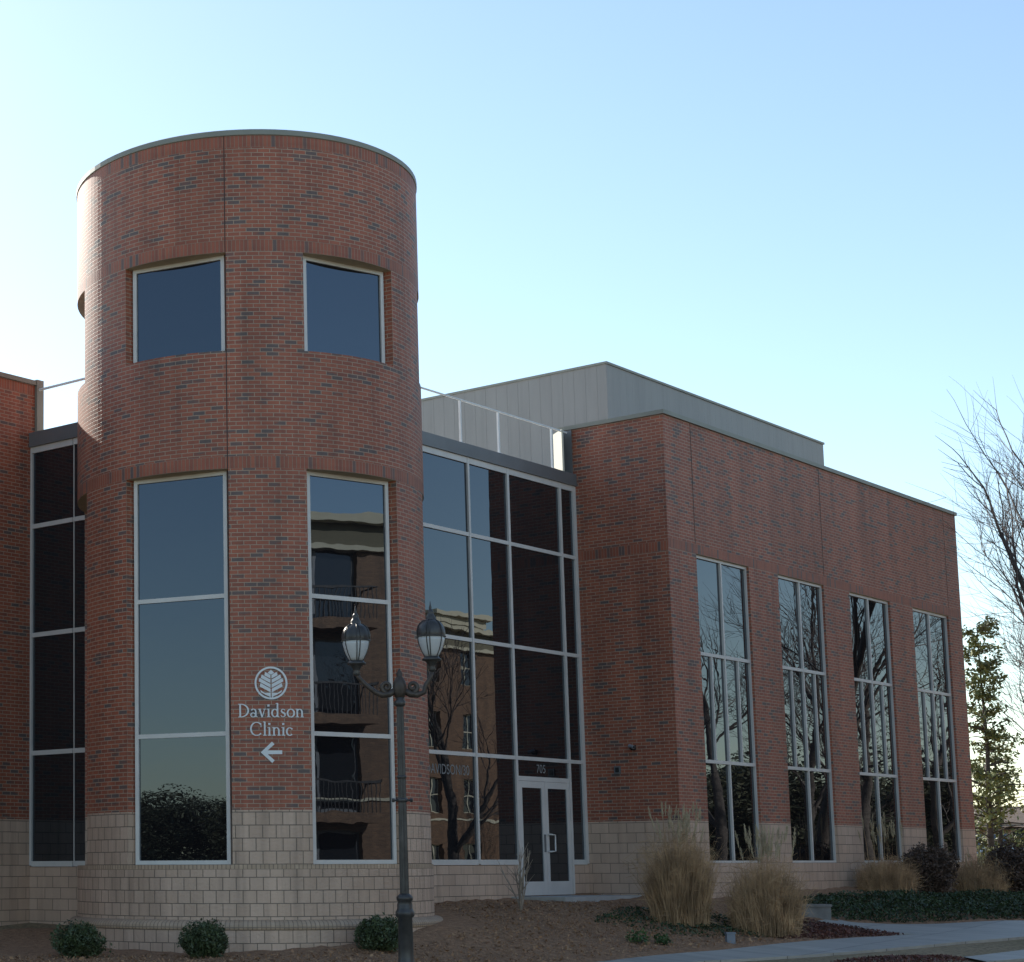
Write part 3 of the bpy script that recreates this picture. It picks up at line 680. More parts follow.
def flat_text(name, body, size, x, z, label, sx=1.0):  # flat vinyl characters on the entrance glass
    cu = bpy.data.curves.new('t', 'FONT'); cu.body = body; cu.size = size; cu.extrude = .0008; tmp = bpy.data.objects.new('t', cu); COL.objects.link(tmp)
    dg = bpy.context.evaluated_depsgraph_get(); me = bpy.data.meshes.new_from_object(tmp.evaluated_get(dg)); bpy.data.objects.remove(tmp)
    me.materials.clear(); me.materials.append(M_vinyl); me.name = name
    o = bpy.data.objects.new(name, me); COL.objects.link(o); o.location = (x, YC-.0035, z); o.rotation_euler = (math.pi/2, 0, 0); o.scale = (sx, 1, 1)
    return tag(o, label, 'sign')
flat_text('house_number', '705', .24, 33.50, 3.43, 'small grey numerals 705 on the dark glass above the entrance doors')
flat_text('glass_lettering', 'DAVIDSON/30', .27, 29.60, 3.30, 'faint grey capital lettering on the entrance glass beside the tower', .86)
# wall fittings
cm = empty('security_camera', (X0, 19.105, 3.95), 0, 'small dark security camera on the brick wall right of the entrance', 'camera')
mb = MB(); mb.box(-.05, -.002, -.05, .05, -.04, .06); mb.tube([(-.04, 0, .0), (-.12, 0, -.01), (-.14, 0, .02)], [.02]*3, 8, cap=True, smooth=True); mb.build('bracket', M_black, cm)
mb = MB(); mb.tube([(-.10, .05, .045), (-.15, -.08, .01)], [.036, .036], 12, cap=True); mb.build('housing', mat('camera_grey', (.25, .25, .27), .4), cm)
mb = MB(); mb.tube([(-.1503, -.0808, .0097), (-.152, -.086, .0085)], [.028, .026], 12, cap=True); mb.build('lens', M_black, cm)
vt = empty('wall_box', (X0, 19.486, 3.52), 0, 'small dark square fitting on the brick beside the entrance glass', 'fitting')
mb = MB(); mb.box(-.03, -.002, -.07, .07, -.08, .08); mb.build('cover', M_fascia, vt); mb = MB(); mb.box(-.04, -.031, -.04, .04, -.05, .05); mb.build('faceplate', M_black, vt)

# ------------------------------------------------------------------ street lamp
LXP, LYP = 20.585, 14.455
lz = G(LXP, LYP)
LAMP = empty('street_lamp', (LXP, LYP, lz), 0, 'dark cast-iron street lamp with two lanterns in front of the tower', 'street lamp')
ax = Vector((math.sin(YAW), -math.cos(YAW), 0))
zb = 3.90-lz                                       # bracket height above the base
mb = MB()
mb.lathe([(.23, 0), (.23, .06), (.20, .08), (.185, .14), (.15, .20), (.135, .26), (.105, .32), (.098, .40), (.092, .90), (.120, .92), (.124, .97), (.108, 1.0), (.10, 1.02), (.10, 1.07), (.086, 1.11), (.105, 1.125), (.107, 1.165), (.085, 1.19), (.06, 1.21)], n=20)
mb.build('base', M_iron, LAMP)
mb = MB(); n = 32; prof = [(.0, 1.42), (.058, 1.42), (.048, zb-.22)]
V_ = []; Fc = []
for zz, r in ((1.20, .060), (2.4, .054), (zb-.2, .046)):
    V_ += [((r-(.006 if k % 2 else 0))*math.cos(2*math.pi*k/n), (r-(.006 if k % 2 else 0))*math.sin(2*math.pi*k/n), zz) for k in range(n)]
for i in range(2):
    for k in range(n): Fc.append((i*n+k, i*n+(k+1) % n, (i+1)*n+(k+1) % n, (i+1)*n+k))
mb.mesh(V_, Fc); mb.build('shaft', M_iron, LAMP)
mb = MB(); mb.lathe([(.055, 0), (.066, .02), (.055, .04)], (0, 0, 2.62-lz+.1), 16); mb.build('collar', M_iron, LAMP)
zc = 2.44-lz; mb = MB()
mb.lathe([(.052, -.03), (.070, -.02), (.070, .02), (.052, .03)], (0, 0, zc), 16)
clamp = mb.build('clamp', M_iron, LAMP)
for s_ in (-1, 1):
    mb = MB(); mb.tube([ax*.06*s_+Vector((0, 0, zc)), ax*.10*s_+Vector((0, 0, zc)), ax*.101*s_+Vector((0, 0, zc)), ax*.135*s_+Vector((0, 0, zc))], [.014, .014, .028, .024], 8, cap=True); mb.build('bolt', M_iron, clamp)
mb = MB(); mb.lathe([(.046, -.24), (.07, -.22), (.075, -.17), (.05, -.15), (.06, -.12)], (0, 0, zb), 16); mb.build('collar', M_iron, LAMP)
mb = MB(); mb.lathe([(.06, -.12), (.085, -.06), (.09, .04), (.075, .10), (.05, .14), (.035, .16), (.045, .19), (.03, .22), (.0, .27)], (0, 0, zb), 12); mb.build('bracket', M_ironbrown, LAMP)
def arm_and_lantern(s, reach, dz, dy):
    a = ax*s; b = Vector((0, 0, zb))
    P = lambda u, z: a*u+b+Vector((0, 0, z))
    mb = MB(); e = reach
    pts = [P(.05, -.02), P(.14, -.075), P(.23, -.085), P(.32, -.05), P(e*.80, .05), P(e*.95, .14), P(e, .23+dz)]
    mb.tube(pts, [.045, .046, .042, .036, .030, .028, .032], 10, cap=True, smooth=True)
    # scroll on the top of the arm
    sp = [P(.17+.075*(1-k/22)*math.cos(R_(-90+k*27)), .02+.075*(1-k/22)*math.sin(R_(-90+k*27))) for k in range(19)]
    mb.tube(sp, [.034-.0009*k for k in range(19)], 8, cap=True, smooth=True)
    mb.build('arm', M_ironbrown, LAMP)
    c = P(e, .20+dz); cx = (c.x, c.y, c.z); g0 = .20
    mb = MB(); mb.lathe([(0, .0), (.035, .0), (.05, .03), (.04, .06), (.05, .09), (.075, .125), (.085, .14), (.125, .15), (.13, .165), (.105, .18), (.10, .20)], cx, 16)
    ln = mb.build('lantern', M_iron, LAMP)
    gp = [(.090, 0), (.112, .04), (.138, .09), (.160, .15), (.175, .21), (.181, .26)]
    mb = MB(); mb.lathe([(r, z+g0) for r, z in gp], cx, 24); mb.build('globe', M_frost, ln)
    dp = [(.183, .258), (.187, .272), (.189, .31), (.184, .35), (.168, .40), (.142, .44), (.105, .47), (.072, .485), (.066, .50), (.068, .52), (.050, .545), (.038, .58), (.044, .595), (.028, .615), (.016, .64), (.020, .652), (.010, .68), (.003, .735), (0, .74)]
    mb = MB(); mb.lathe([(r, z+g0) for r, z in dp], cx, 20); mb.build('dome', M_iron, ln)
    mb = MB()
    for k in range(6):
        t = R_(60*k+12+dy)
        for off in ((-.018, .018) if k % 3 == 0 else (0,)):
            path = gp+[(r+.004, z) for r, z in dp[2:8]]
            mb.tube([(cx[0]+(r+.004)*math.cos(t+off/.15), cx[1]+(r+.004)*math.sin(t+off/.15), cx[2]+g0+z) for r, z in path], [.0065]*len(path), 6)
    for r, z in ((.183, .262),): mb.lathe([(r, z-.008), (r+.012, z-.006), (r+.012, z+.006), (r, z+.008)], (cx[0], cx[1], cx[2]+g0), 24)
    mb.build('cage', M_iron, ln)
arm_and_lantern(-1, .56, -.03, 215); arm_and_lantern(1, .43, .02, 190)

# ------------------------------------------------------------------ vegetation
def leafquad(mb, p, size, rg, m=0, up=.3):
    n = Vector((rg.gauss(0, 1), rg.gauss(0, 1), rg.gauss(0, 1)+up)); n.normalize()
    a = n.orthogonal().normalized(); a.rotate(Matrix.Rotation(rg.uniform(0, 6.28), 3, n)); b = n.cross(a)
    l = size*rg.uniform(.6, 1.3); wd = l*rg.uniform(.38, .6)
    mb.face([p-a*l*.5, p+b*wd*.5-a*.05*l, p+a*l*.5, p-b*wd*.5-a*.05*l], None, m)
def branch_tree(mb, base, h, rg, r0, levels=5, spread=.62, lean=(0, 0), first=.22, tipmin=.006, density=1.0, bm=0, tm=1, tips=None):
    def grow(p, d, L, r, lv):
        n = 5 if lv < 2 else 4 if lv < 4 else 3
        pts = [p]; rad = [r]; dd = d.copy(); q = p.copy()
        end = r*(.62 if lv < levels else .35)
        for i in range(n):
            dd = (dd+Vector((rg.gauss(0, .10), rg.gauss(0, .10), rg.gauss(0, .06)+(.05 if lv else 0)))).normalized()
            q = q+dd*L/n; pts.append(q.copy()); rad.append(r+(end-r)*(i+1)/n)
        mb.tube(pts, rad, 8 if lv == 0 else 5 if lv < 3 else 3, bm if lv < 3 else tm, smooth=lv < 3)
        if tips is not None and lv >= levels-1: tips.extend(pts[1:])
        if lv >= levels: return
        k = max(2, int((3 if lv == 0 else 4.2 if lv < 3 else 4)*density+rg.random()))
        for j in range(k):
            f = 1 if j == 0 else rg.uniform(.35 if lv else .45, 1)
            i = min(n-1, int(f*n)); t = f*n-i; bp = pts[i].lerp(pts[i+1], min(1, t))
            az = rg.uniform(0, 6.283); ph = rg.uniform(.4, 1.0)*spread*(.5 if j == 0 else 1)
            o = dd.orthogonal().normalized(); o.rotate(Matrix.Rotation(az, 3, dd))
            nd = (dd*math.cos(ph)+o*math.sin(ph)).normalized()
            rr = (rad[i]*(.8 if j == 0 else rg.uniform(.4, .62)))
            grow(bp, nd, L*rg.uniform(.58, .82), max(rr, tipmin), lv+1)
    grow(Vector(base), Vector((lean[0], lean[1], 1)).normalized(), h*first, r0, 0)
def bare_tree(x, y, h, seed, label, group=None, levels=5, r0=None, spread=.62, lean=(0, 0), first=.24, density=1.0, tipmin=.006):
    z = G(x, y); rg = random.Random(seed); t = empty('bare_tree', (x, y, z-.05), 0, label, 'tree', group)
    mb = MB(); tw = MB()
    class Split:
        def tube(s, pts, rad, n, m=0, smooth=False):
            (mb if m == 0 else tw).tube(pts, rad, n, 0, smooth=smooth)
    branch_tree(Split(), (0, 0, 0), h, rg, r0 or h*.016, levels, spread, lean, first, tipmin, density)
    mb.build('trunk', M_bark, t); tw.build('crown', M_twig, t)
    return t
bare_tree(51.26, 14.16, 20.0, 9, 'bare winter tree whose thin branches reach in from the right edge of the photo', None, 5, .24, .80, (-.05, .08), .22, 1.1, .0055)
bare_tree(62.42, 18.36, 28.5, 2, 'tall bare tree of fine twigs standing beyond the wing end, behind the nearer bare tree', None, 5, .24, .95, (-.05, .08), .22, 1.1, .006)
bare_tree(79, 25.0, 19.0, 23, 'far bare tree seen through the twigs right of the wing', None, 5, .2, .6, (0, 0), .2, .95, .010)

def leafy_tree(name, x, y, h, rw, seed, m_leaf, label, cat='tree', group=None, nleaf=3000, size=.17, trunk_r=.11, shape=None, gap=.35):
    z = G(x, y); rg = random.Random(seed); t = empty(name, (x, y, z-.05), 0, label, cat, group)
    tr = MB(); lf = MB()
    tr.tube([(rg.gauss(0, .05), rg.gauss(0, .05), h*k/6) for k in range(7)], [trunk_r*(1-.15*k) for k in range(7)], 7, smooth=True)
    nb = int(h*13)
    for k in range(nb):
        f = rg.uniform(.06, .99)**.9; az = rg.uniform(0, 6.283)
        L = rw*(shape(f) if shape else (1-f)**.7+.12)*rg.uniform(.55, 1.15)
        b = Vector((0, 0, h*f)); dr = Vector((math.cos(az), math.sin(az), rg.uniform(.0, .5))).normalized()
        e = b+dr*L; tr.tube([b, b.lerp(e, .5)+Vector((0, 0, .06*L)), e], [trunk_r*.28*(1-f*.6), trunk_r*.18*(1-f*.5), .008], 4)
        if rg.random() < gap*.5: continue
        for q in range(max(1, int(nleaf/nb*(.4+L/rw)))):
            u = rg.uniform(.25, 1.05); p = b.lerp(e, u)+Vector((rg.gauss(0, .12), rg.gauss(0, .12), rg.gauss(0, .10)))*(.6+L*.45)
            leafquad(lf, p, size, rg)
    tr.build('trunk', M_bark, t); lf.build('crown', m_leaf, t)
    return t
leafy_tree('evergreen_tree', 68.5, 23.6, 8.7, 1.7, 4, M_leafyel, 'slender sparse evergreen with yellow-green leaves just past the wing end', nleaf=7000, size=.17, trunk_r=.13, shape=lambda f: max(.42, 1.1-.95*f) if f > .12 else .5, gap=.45)
leafy_tree('evergreen_tree', 73.5, 25.0, 4.8, 2.4, 9, M_leafyel, 'low wide olive-green evergreen beneath the bare twigs at the right edge', nleaf=4200, size=.17, trunk_r=.12, shape=lambda f: 1.0-.7*f, gap=.5)

def shrub(name, x, y, rx, rz, seed, m_leaf, label, group, n, size, zoff=0.0, twig=M_bark):
    z = G(x, y)+.03; rg = random.Random(seed); t = empty(name, (x, y, z), 0, label, 'shrub', group)
    lf = MB(); tr = MB()
    cl = [(Vector((rg.gauss(0, .33)*rx, rg.gauss(0, .33)*rx, rz*rg.uniform(.45, 1.35))), rg.uniform(.35, .6)) for _ in range(18)]
    for c, r in cl: tr.tube([(c.x*.1, c.y*.1, 0), (c.x*.6, c.y*.6, c.z*.55), tuple(c)], [.014, .010, .004], 4)
    for k in range(n):
        c, r = rg.choice(cl); d = Vector((rg.gauss(0, 1), rg.gauss(0, 1), rg.gauss(0, 1))).normalized()
        if rg.random() < .86:                                     # rounded dome with an uneven skin
            a = math.atan2(d.y, d.x); q = (1+.16*math.sin(3*a+seed+2*d.z)+.12*math.sin(5*a+4*d.z))*rg.random()**.22
            p = Vector((d.x*q*rx, d.y*q*rx, rz*(.95+d.z*q)))
        else: d = d*rg.random()**.4; p = c+Vector((d.x*r*rx, d.y*r*rx, d.z*r*rz))
        p.z = max(.02, p.z); leafquad(lf, p, size, rg)
    tr.build('stems', twig, t); lf.build('foliage', m_leaf, t)
    return t
gb = 'small shrubs along the tower base'
shrub('green_shrub', 20.75, 20.55, .37, .27, 31, M_leafshr, 'small green shrub at the tower base, leftmost of three', gb, 6500, .05)
shrub('green_shrub', 22.0, 19.1, .35, .28, 32, M_leafshr, 'small green shrub at the tower base below the tall left tower window', gb, 6500, .05)
shrub('green_shrub', 24.25, 17.5, .37, .27, 33, M_leafshr, 'small rounded green shrub just left of the lamp post foot', gb, 6500, .05)
gr = 'shrubs in front of the right wing'
shrub('brown_shrub', 44.85, 16.95, .62, .56, 41, M_leafbrown, 'rounded purple-brown shrub below the last wing window', gr, 9000, .07)
shrub('brown_shrub', 47.3, 15.75, .80, .66, 42, M_leafbrown, 'large dark brown shrub at the right edge of the photo', gr, 15000, .075)
shrub('brown_shrub', 47.7, 17.8, .5, .5, 43, M_leafbrown, 'dark low shrub behind the dry grass at the wing end', gr, 4000, .055)
def dry_grass(x, y, H, rad, seed, label, nb, npl, plh=1.0):
    z = G(x, y)+.02; rg = random.Random(seed); t = empty('ornamental_grass', (x, y, z), 0, label, 'ornamental grass', 'dry ornamental grass clumps')
    bl = MB(); pl = MB()
    for k in range(nb+npl):
        ip = k >= nb
        az = rg.uniform(0, 6.283); rb = rad*(1.0 if not ip else .6)*math.sqrt(rg.random())
        ln = rg.gauss(.0, .085)*(1 if not ip else .8); h = H*((.28+.62*rg.random()**.8)*(1-.38*(rb/rad)**2) if not ip else rg.uniform(.78, 1.02)*plh)
        d = Vector((math.cos(az), math.sin(az), 0)); s_ = Vector((-d.y, d.x, 0)); s_.rotate(Matrix.Rotation(rg.uniform(0, 3), 3, 'Z'))
        P = [d*rb]; dr = Vector((d.x*math.sin(ln), d.y*math.sin(ln), math.cos(ln)))
        kink = rg.uniform(.03, .14 if not ip else .06); drp = rg.uniform(.0, .30)*(1 if not ip else .3)
        for q in range(5):
            dr = (dr+Vector((rg.gauss(0, kink), rg.gauss(0, kink), -drp*q*.12))+d*drp*q*.10).normalized(); P.append(P[-1]+dr*h/5)
        w0 = rg.uniform(.004, .009); kk = rg.random()
        for q in range(5):
            wa, wb = w0*(1-.17*q), w0*(1-.17*(q+1)); bl.face([P[q]-s_*wa, P[q]+s_*wa, P[q+1]+s_*wb, P[q+1]-s_*wb])
        if not ip and kk < .35:                                   # broken blade tips and side wisps
            for _ in range(3):
                b = P[rg.randint(2, 5)]; e = b+Vector((rg.gauss(0, .10), rg.gauss(0, .10), rg.gauss(.03, .10))); w_ = Vector((0, 0, .004)); bl.face([b-w_, b+w_, e+w_*.4, e-w_*.4])
        if ip:
            L = rg.uniform(.22, .38)
            for q in range(46):
                f = rg.random(); b = P[5]-dr*L*(1-f)*.95; o = Vector((rg.gauss(0, 1), rg.gauss(0, 1), 0)).normalized(); e = b+dr*.07+o*.034*math.sin(math.pi*(.12+.8*f)); n = dr.cross(o)*.0045
                pl.face([b-n, b+n, e+n*.5, e-n*.5])
    for _ in range(nb//5):                                        # bent dead thatch
        a = rg.uniform(0, 6.283); r = rad*1.05*math.sqrt(rg.random()); b = Vector((r*math.cos(a), r*math.sin(a), rg.uniform(0, .35*H)*(1-.5*r/rad))); e = b+Vector((rg.gauss(0, .16), rg.gauss(0, .16), rg.gauss(0, .12))); e.z = max(.0, e.z); w_ = Vector((.003, .003, .003)); bl.face([b-w_, b+w_, e+w_*.4, e-w_*.4])
    bl.build('blades', M_tan, t); pl.build('plumes', M_plume, t)
    return t
dry_grass(32.05, 16.52, 2.15, .50, 51, 'tall dry tan grass clump with plumes at the wing corner', 3800, 40)
dry_grass(32.85, 15.28, 1.72, .56, 52, 'tall dry tan grass clump with plumes before the first wing window', 3800, 44, 1.12)
dry_grass(43.55, 17.35, 1.05, .60, 53, 'low dry reddish grass clump under the third wing window', 2800, 24, 1.7)
dry_grass(46.4, 16.3, 1.15, .58, 54, 'low dry tan grass clump between brown shrubs at the wing end', 2800, 8)
# bare many-stemmed bush before the entrance
t = empty('bare_bush', (30.0, 18.55, G(30.0, 18.55)+.02), 0, 'leafless pale twiggy bush in front of the entrance doors', 'bush')
rg = random.Random(8); mb = MB(); tw = MB()
for k in range(9):
    az = rg.uniform(0, 6.283); ln = rg.uniform(.08, .32); d = Vector((math.cos(az)*math.sin(ln), math.sin(az)*math.sin(ln), math.cos(ln))); h = rg.uniform(.8, 1.25)
    P = [Vector((0, 0, 0))]
    for q in range(5): d = (d+Vector((rg.gauss(0, .07), rg.gauss(0, .07), .04))).normalized(); P.append(P[-1]+d*h/5)
    mb.tube(P, [.016, .014, .012, .010, .008, .005], 5, smooth=True)
    for q in range(5):
        b = P[rg.randint(2, 4)]; e = b+(d+Vector((rg.gauss(0, .45), rg.gauss(0, .45), .3))).normalized()*rg.uniform(.15, .4); tw.tube([b, b.lerp(e, .5)+Vector((0, 0, .01)), e], [.008, .006, .003], 4)
mb.build('stems', M_twigpale, t); tw.build('twigs', M_twigpale, t)
# ground cover (uncountable)
def cover(name, poly, n, h0, h1, size, m_leaf, seed, label, lay=0):
    rg = random.Random(seed); mb = MB(); xs = [p[0] for p in poly]; ys = [p[1] for p in poly]; k = 0; P = []
    while len(P) < n:
        x = rg.uniform(min(xs), max(xs)); y = rg.uniform(min(ys), max(ys))
        if inpoly(x, y, poly): P.append((x, y))
    A_ = np.array(P); Z = gz(A_[:, 0], A_[:, 1])
    for (x, y), z in zip(P, Z):
        e = min(1, edist(x, y, poly)/.35); bumpy = .5+.5*math.sin(x*2.1+1.3*math.sin(y*1.7))*math.sin(y*2.7+x*.6)
        hh = h0+(h1-h0)*e*(.55+.45*bumpy)
        leafquad(mb, Vector((x, y, z+.03+hh*rg.random()**.55)), size, rg)
    o = mb.build(name, m_leaf); return tag(o, label, 'ground cover', None, 'stuff')
cover('juniper_ground_cover', [(36.6, 16.2), (37.2, 15.75), (38.4, 14.6), (40.4, 13.25), (45, 12.3), (50, 12.5), (50, 15.0), (44, 16.4), (39.5, 17.2), (37.8, 17.2)], 34000, .06, .34, .072, M_leafdk, 61, 'low dark green juniper spreading between the sidewalk and the wing')
cover('red_ground_cover', [(32.6, 15.5), (32.4, 14.65), (33.9, 14.35), (35.45, 13.85), (35.5, 14.5), (35.85, 15.2), (36.2, 16.2), (35.2, 16.0)], 5200, .03, .15, .06, M_leafred, 62, 'low bronze-red leafy ground cover at the tip of the planting bed')
cover('dark_ground_cover', [(30.2, 17.4), (30.6, 15.7), (32.2, 14.9), (33.8, 15.4), (35.4, 16.3), (34.4, 17.5), (32.4, 18.0)], 3600, .02, .14, .06, M_leafdk, 63, 'sparse dark leaves around the dry grass clumps')
cover('red_leaf_litter', [(29.6, 12.75), (31.0, 12.5), (32.0, 11.8), (31.5, 11.3), (29.2, 12.0)], 1600, .02, .09, .06, M_leafred, 64, 'dark red low planting at the bottom right corner')
for i, (x, y, s_, lb) in enumerate(((28.95, 15.68, .20, 'tiny bright green plant on the mulch left of the dry grass'), (29.4, 15.5, .12, 'tiniest green sprout on the mulch beside the dry grass'))):
    shrub('green_plant', x, y, s_, .13-.02*i, 70+i, M_leafmid, lb, 'tiny green plants on the mulch', 220, .06)
def chips(name, poly, n, mt, seed, label):
    rg = random.Random(seed); xs = [p[0] for p in poly]; ys = [p[1] for p in poly]; P = []; mb = MB()
    while len(P) < n:
        x = rg.uniform(min(xs), max(xs)); y = rg.uniform(min(ys), max(ys))
        if inpoly(x, y, poly): P.append((x, y))
    Z = gz(np.array([p[0] for p in P]), np.array([p[1] for p in P]))
    for (x, y), z in zip(P, Z): leafquad(mb, Vector((x, y, z+.055+rg.uniform(0, .035))), .040 if rg.random() < .85 else .075, rg, rg.randint(0, 2), 1.5)
    return tag(mb.build(name, mt), label, 'wood chips', None, 'stuff')
chips('wood_chips', [(18, 21), (19, 16.3), (26.5, 15.3), (29.2, 15.0), (32.2, 14.6), (34, 14.6), (35.2, 17.8), (33.5, 19), (30, 19.9), (28.8, 19.9), (27.5, 17.6), (25, 17.3), (22.5, 18.6), (21, 21)], 15000, [mat('chip_dark', (.225, .125, .07), .9), mat('chip_brown', (.31, .172, .095), .9), mat('chip_pale', (.37, .22, .125), .9)], 66, 'loose brown bark chips scattered over the planting bed')
# concrete block and marker box
cb = MB(); T = Matrix.Translation((36.85, 16.2, G(36.85, 16.2))) @ Matrix.Rotation(R_(-50), 4, 'Z')
cb.box(-.32, .32, -.2, .2, -.2, .24, 0, T); cb.box(-.34, .34, -.22, .22, .242, .29, 0, T)
tag(cb.build('concrete_block', M_concdk), 'grey low concrete block beside the dark green juniper', 'block')
ub = empty('utility_marker', (30.8, 14.98, G(30.8, 14.98)+.03), R_(-45), 'small blue-grey utility box on the mulch by the dry grass', 'utility box')
M_ub = mat('blue_grey_plastic', (.17, .195, .24), .5)
mb = MB(); mb.box(-.07, .07, -.05, .05, 0, .17); mb.build('body', M_ub, ub); mb = MB(); mb.box(-.08, .08, -.06, .06, .172, .20); mb.build('lid', M_ub, ub)

# ------------------------------------------------------------------ things beyond the wing
def car(x, y, rz, label):
    t = empty('parked_car', (x, y, G(x, y)+.02), rz, label, 'car')
    def loft(mb, secs):
        n = len(secs[0]); V_ = [p for s_ in secs for p in s_]; Fc = [(i*n+k, i*n+(k+1) % n, (i+1)*n+(k+1) % n, (i+1)*n+k) for i in range(len(secs)-1) for k in range(n)]
        Fc += [tuple(reversed(range(n))), tuple(range((len(secs)-1)*n, len(secs)*n))]; mb.mesh(V_, Fc, 0, False)
    prof = [(-2.2, .35), (-2.25, .6), (-2.15, .88), (-1.5, .95), (-.95, .98), (.95, .98), (1.6, .93), (2.15, .78), (2.25, .55), (2.2, .32)]
    mb = MB(); loft(mb, [[(px, yy, .95*pz if abs(yy) > .8 else pz) for px, pz in prof] for yy in (-.88, -.80, .80, .88)]); mb.build('body', M_carpaint, t)
    cab = [(-1.75, .97), (-1.25, 1.42), (.15, 1.46), (.95, .99)]
    mb = MB(); loft(mb, [[(px, s_*(.74 if pz < 1.2 else .60), pz) for px, pz in cab] for s_ in (-1, 1)]); mb.build('windows', M_glass2, t)
    mb = MB(); loft(mb, [[(-1.28, s_*.62, 1.42), (.16, s_*.62, 1.465), (.12, s_*.60, 1.50), (-1.2, s_*.60, 1.46)] for s_ in (-1, 1)]); mb.build('roof', M_carpaint, t)
    for sx in (-1.35, 1.35):
        for sy in (-.80, .80):
            mb = MB(); mb.tube([(sx, sy-.1, .32), (sx, sy+.1, .32)], [.32, .32], 20, cap=True); wh = mb.build('wheel', M_tyre, t)
            mb = MB(); s_ = 1 if sy > 0 else -1; mb.tube([(sx, sy+s_*.09, .32), (sx, sy+s_*.112, .32)], [.20, .18], 14, cap=True); mb.build('rim', M_rim, wh)
    for sy in (-.62, .62):
        mb = MB(); mb.box(2.17, 2.255, sy-.16, sy+.16, .60, .74); mb.build('headlight', M_frost, t)
        mb = MB(); mb.box(-2.26, -2.19, sy-.16, sy+.16, .66, .80); mb.build('taillight', M_lampred, t)
car(77.0, 26.6, R_(200), 'silver-blue car parked past the far end of the wing, mostly hidden by shrubs')
def gable_house(x, y, rz, label):
    t = empty('tan_house', (x, y, G(x, y)-.1), rz, label, 'house')
    mb = MB(); W_, D_, H_ = 16, 10, 2.5
    for o, d, n, L in (((-W_/2, -D_/2, 0), (1, 0, 0), (0, -1, 0), W_), ((W_/2, -D_/2, 0), (0, 1, 0), (1, 0, 0), D_), ((W_/2, D_/2, 0), (-1, 0, 0), (0, 1, 0), W_), ((-W_/2, D_/2, 0), (0, -1, 0), (-1, 0, 0), D_)):
        wall(mb, o, d, n, [0, L], [(0, H_, 0)])
    for s_ in (-1, 1): mb.face([(s_*W_/2, -D_/2, H_), (s_*W_/2, D_/2, H_), (s_*W_/2, 0, H_+1.0)])
    mb.build('wall', M_rowlock, t)
    mb = MB()
    for s_ in (-1, 1):
        q = [(-W_/2-.4, s_*(D_/2+.5), H_-.25), (W_/2+.4, s_*(D_/2+.5), H_-.25), (W_/2+.4, 0, H_+1.12), (-W_/2-.4, 0, H_+1.12)]
        mb.face(q); mb.face([(a, b, c-.15) for a, b, c in q])
    mb.build('roof', M_roofsh, t)
    for k in range(5):
        u = -6.2+3.1*k; mb = MB()
        if k == 2:
            mb.box(u-.5, u+.5, -D_/2-.05, -D_/2+.05, .1, 2.2); mb.build('door', M_cream, t)
        else:
            mb.box(u-.6, u+.6, -D_/2-.05, -D_/2-.002, .9, 2.2); o = mb.build('window', M_cream, t); mb = MB(); mb.box(u-.5, u+.5, -D_/2-.07, -D_/2-.051, 1.0, 2.1); mb.build('pane', M_glass2, o)
    return t
gable_house(124, 45, R_(-62), 'low tan brick house far behind the trees at the right edge')

# ------------------------------------------------------------------ across the street (seen in the windows)
AB = empty('apartment_building', (62, -12, 0), 0, 'four-storey tan brick building with cream cornice across the street, mirrored in the glass', 'building')
mb = MB(); OX = (0, 0, 0); WL, HH = 64, 12.7
opens = []; bays = [-29.5, -20.5, -16.5, -12.5, -4.5, -.5, 3.5, 11.5, 15.5, 18.7, 23.5, 28.5]; recs = [-25.1, -8.5, 7.5]
for fl in range(4):
    z0 = .9+fl*3.2
    for b in bays: opens.append((b+32-.65, b+32+.65, z0, z0+1.75))
    for b in recs: opens.append((b+32-1.5, b+32+1.5, z0-.75, z0+1.85))
wall(mb, (32, 0, 0), (-1, 0, 0), (0, 1, 0), [0, WL], [(-.3, HH, 0)], [(64-q[1], 64-q[0], q[2], q[3]) for q in opens], .35)
wall(mb, (-32, 0, 0), (0, -1, 0), (-1, 0, 0), [0, 16], [(-.3, HH, 0)]); wall(mb, (32, -16, 0), (0, 1, 0), (1, 0, 0), [0, 16], [(-.3, HH, 0)]); wall(mb, (-32, -16, 0), (1, 0, 0), (0, -1, 0), [0, WL], [(-.3, HH, 0)])
mb.build('wall', [M_tanbrick, M_tanbrick, M_tanbrick, M_cream], AB)
mb = MB()
for k, (z, h, o) in enumerate(((HH-.50, .16, .25), (HH+.40, .26, .6))): mb.box(-32-o, 32+o, -16-o, o, z+.003*k, z+h)
for s_ in (-29, 2, 17.2, 29.5): mb.box(s_-2.2, s_+2.2, -2.5, .68, HH+.66, HH+1.0); mb.box(s_-2.5, s_+2.5, -2.8, .95, HH+1.003, HH+1.2)
mb.build('cornice', M_cream, AB)
mb = MB(); mb.box(-32.12, 32.12, -16.12, .12, HH-.338, HH+.398); mb.build('frieze', mat('olive_frieze', (.17, .15, .10), .8), AB)
mb = MB(); mb.box(-32.3, 32.3, -.01, .06, 3.72, 3.82); mb.build('band_course', M_cream, AB)
mb = MB(); mb.box(-.65, .65, -.3, -.24, 0, 1.75); mb.box(-.04, .04, -.238, -.19, 0, 1.75); mb.box(-.65, .65, -.236, -.2, .85, .91); w0 = mb.build('window', M_cream, AB)
mb = MB(); mb.box(-.58, .58, -.232, -.222, .06, 1.69); mb.build('pane', M_glass2, w0)
first = True
mb = MB(); mb.box(-1.5, 1.5, -.33, -.28, 0, 2.6); mb.box(-.05, .05, -.278, -.2, 0, 2.6); d0 = mb.build('balcony_door', M_fascia, AB)
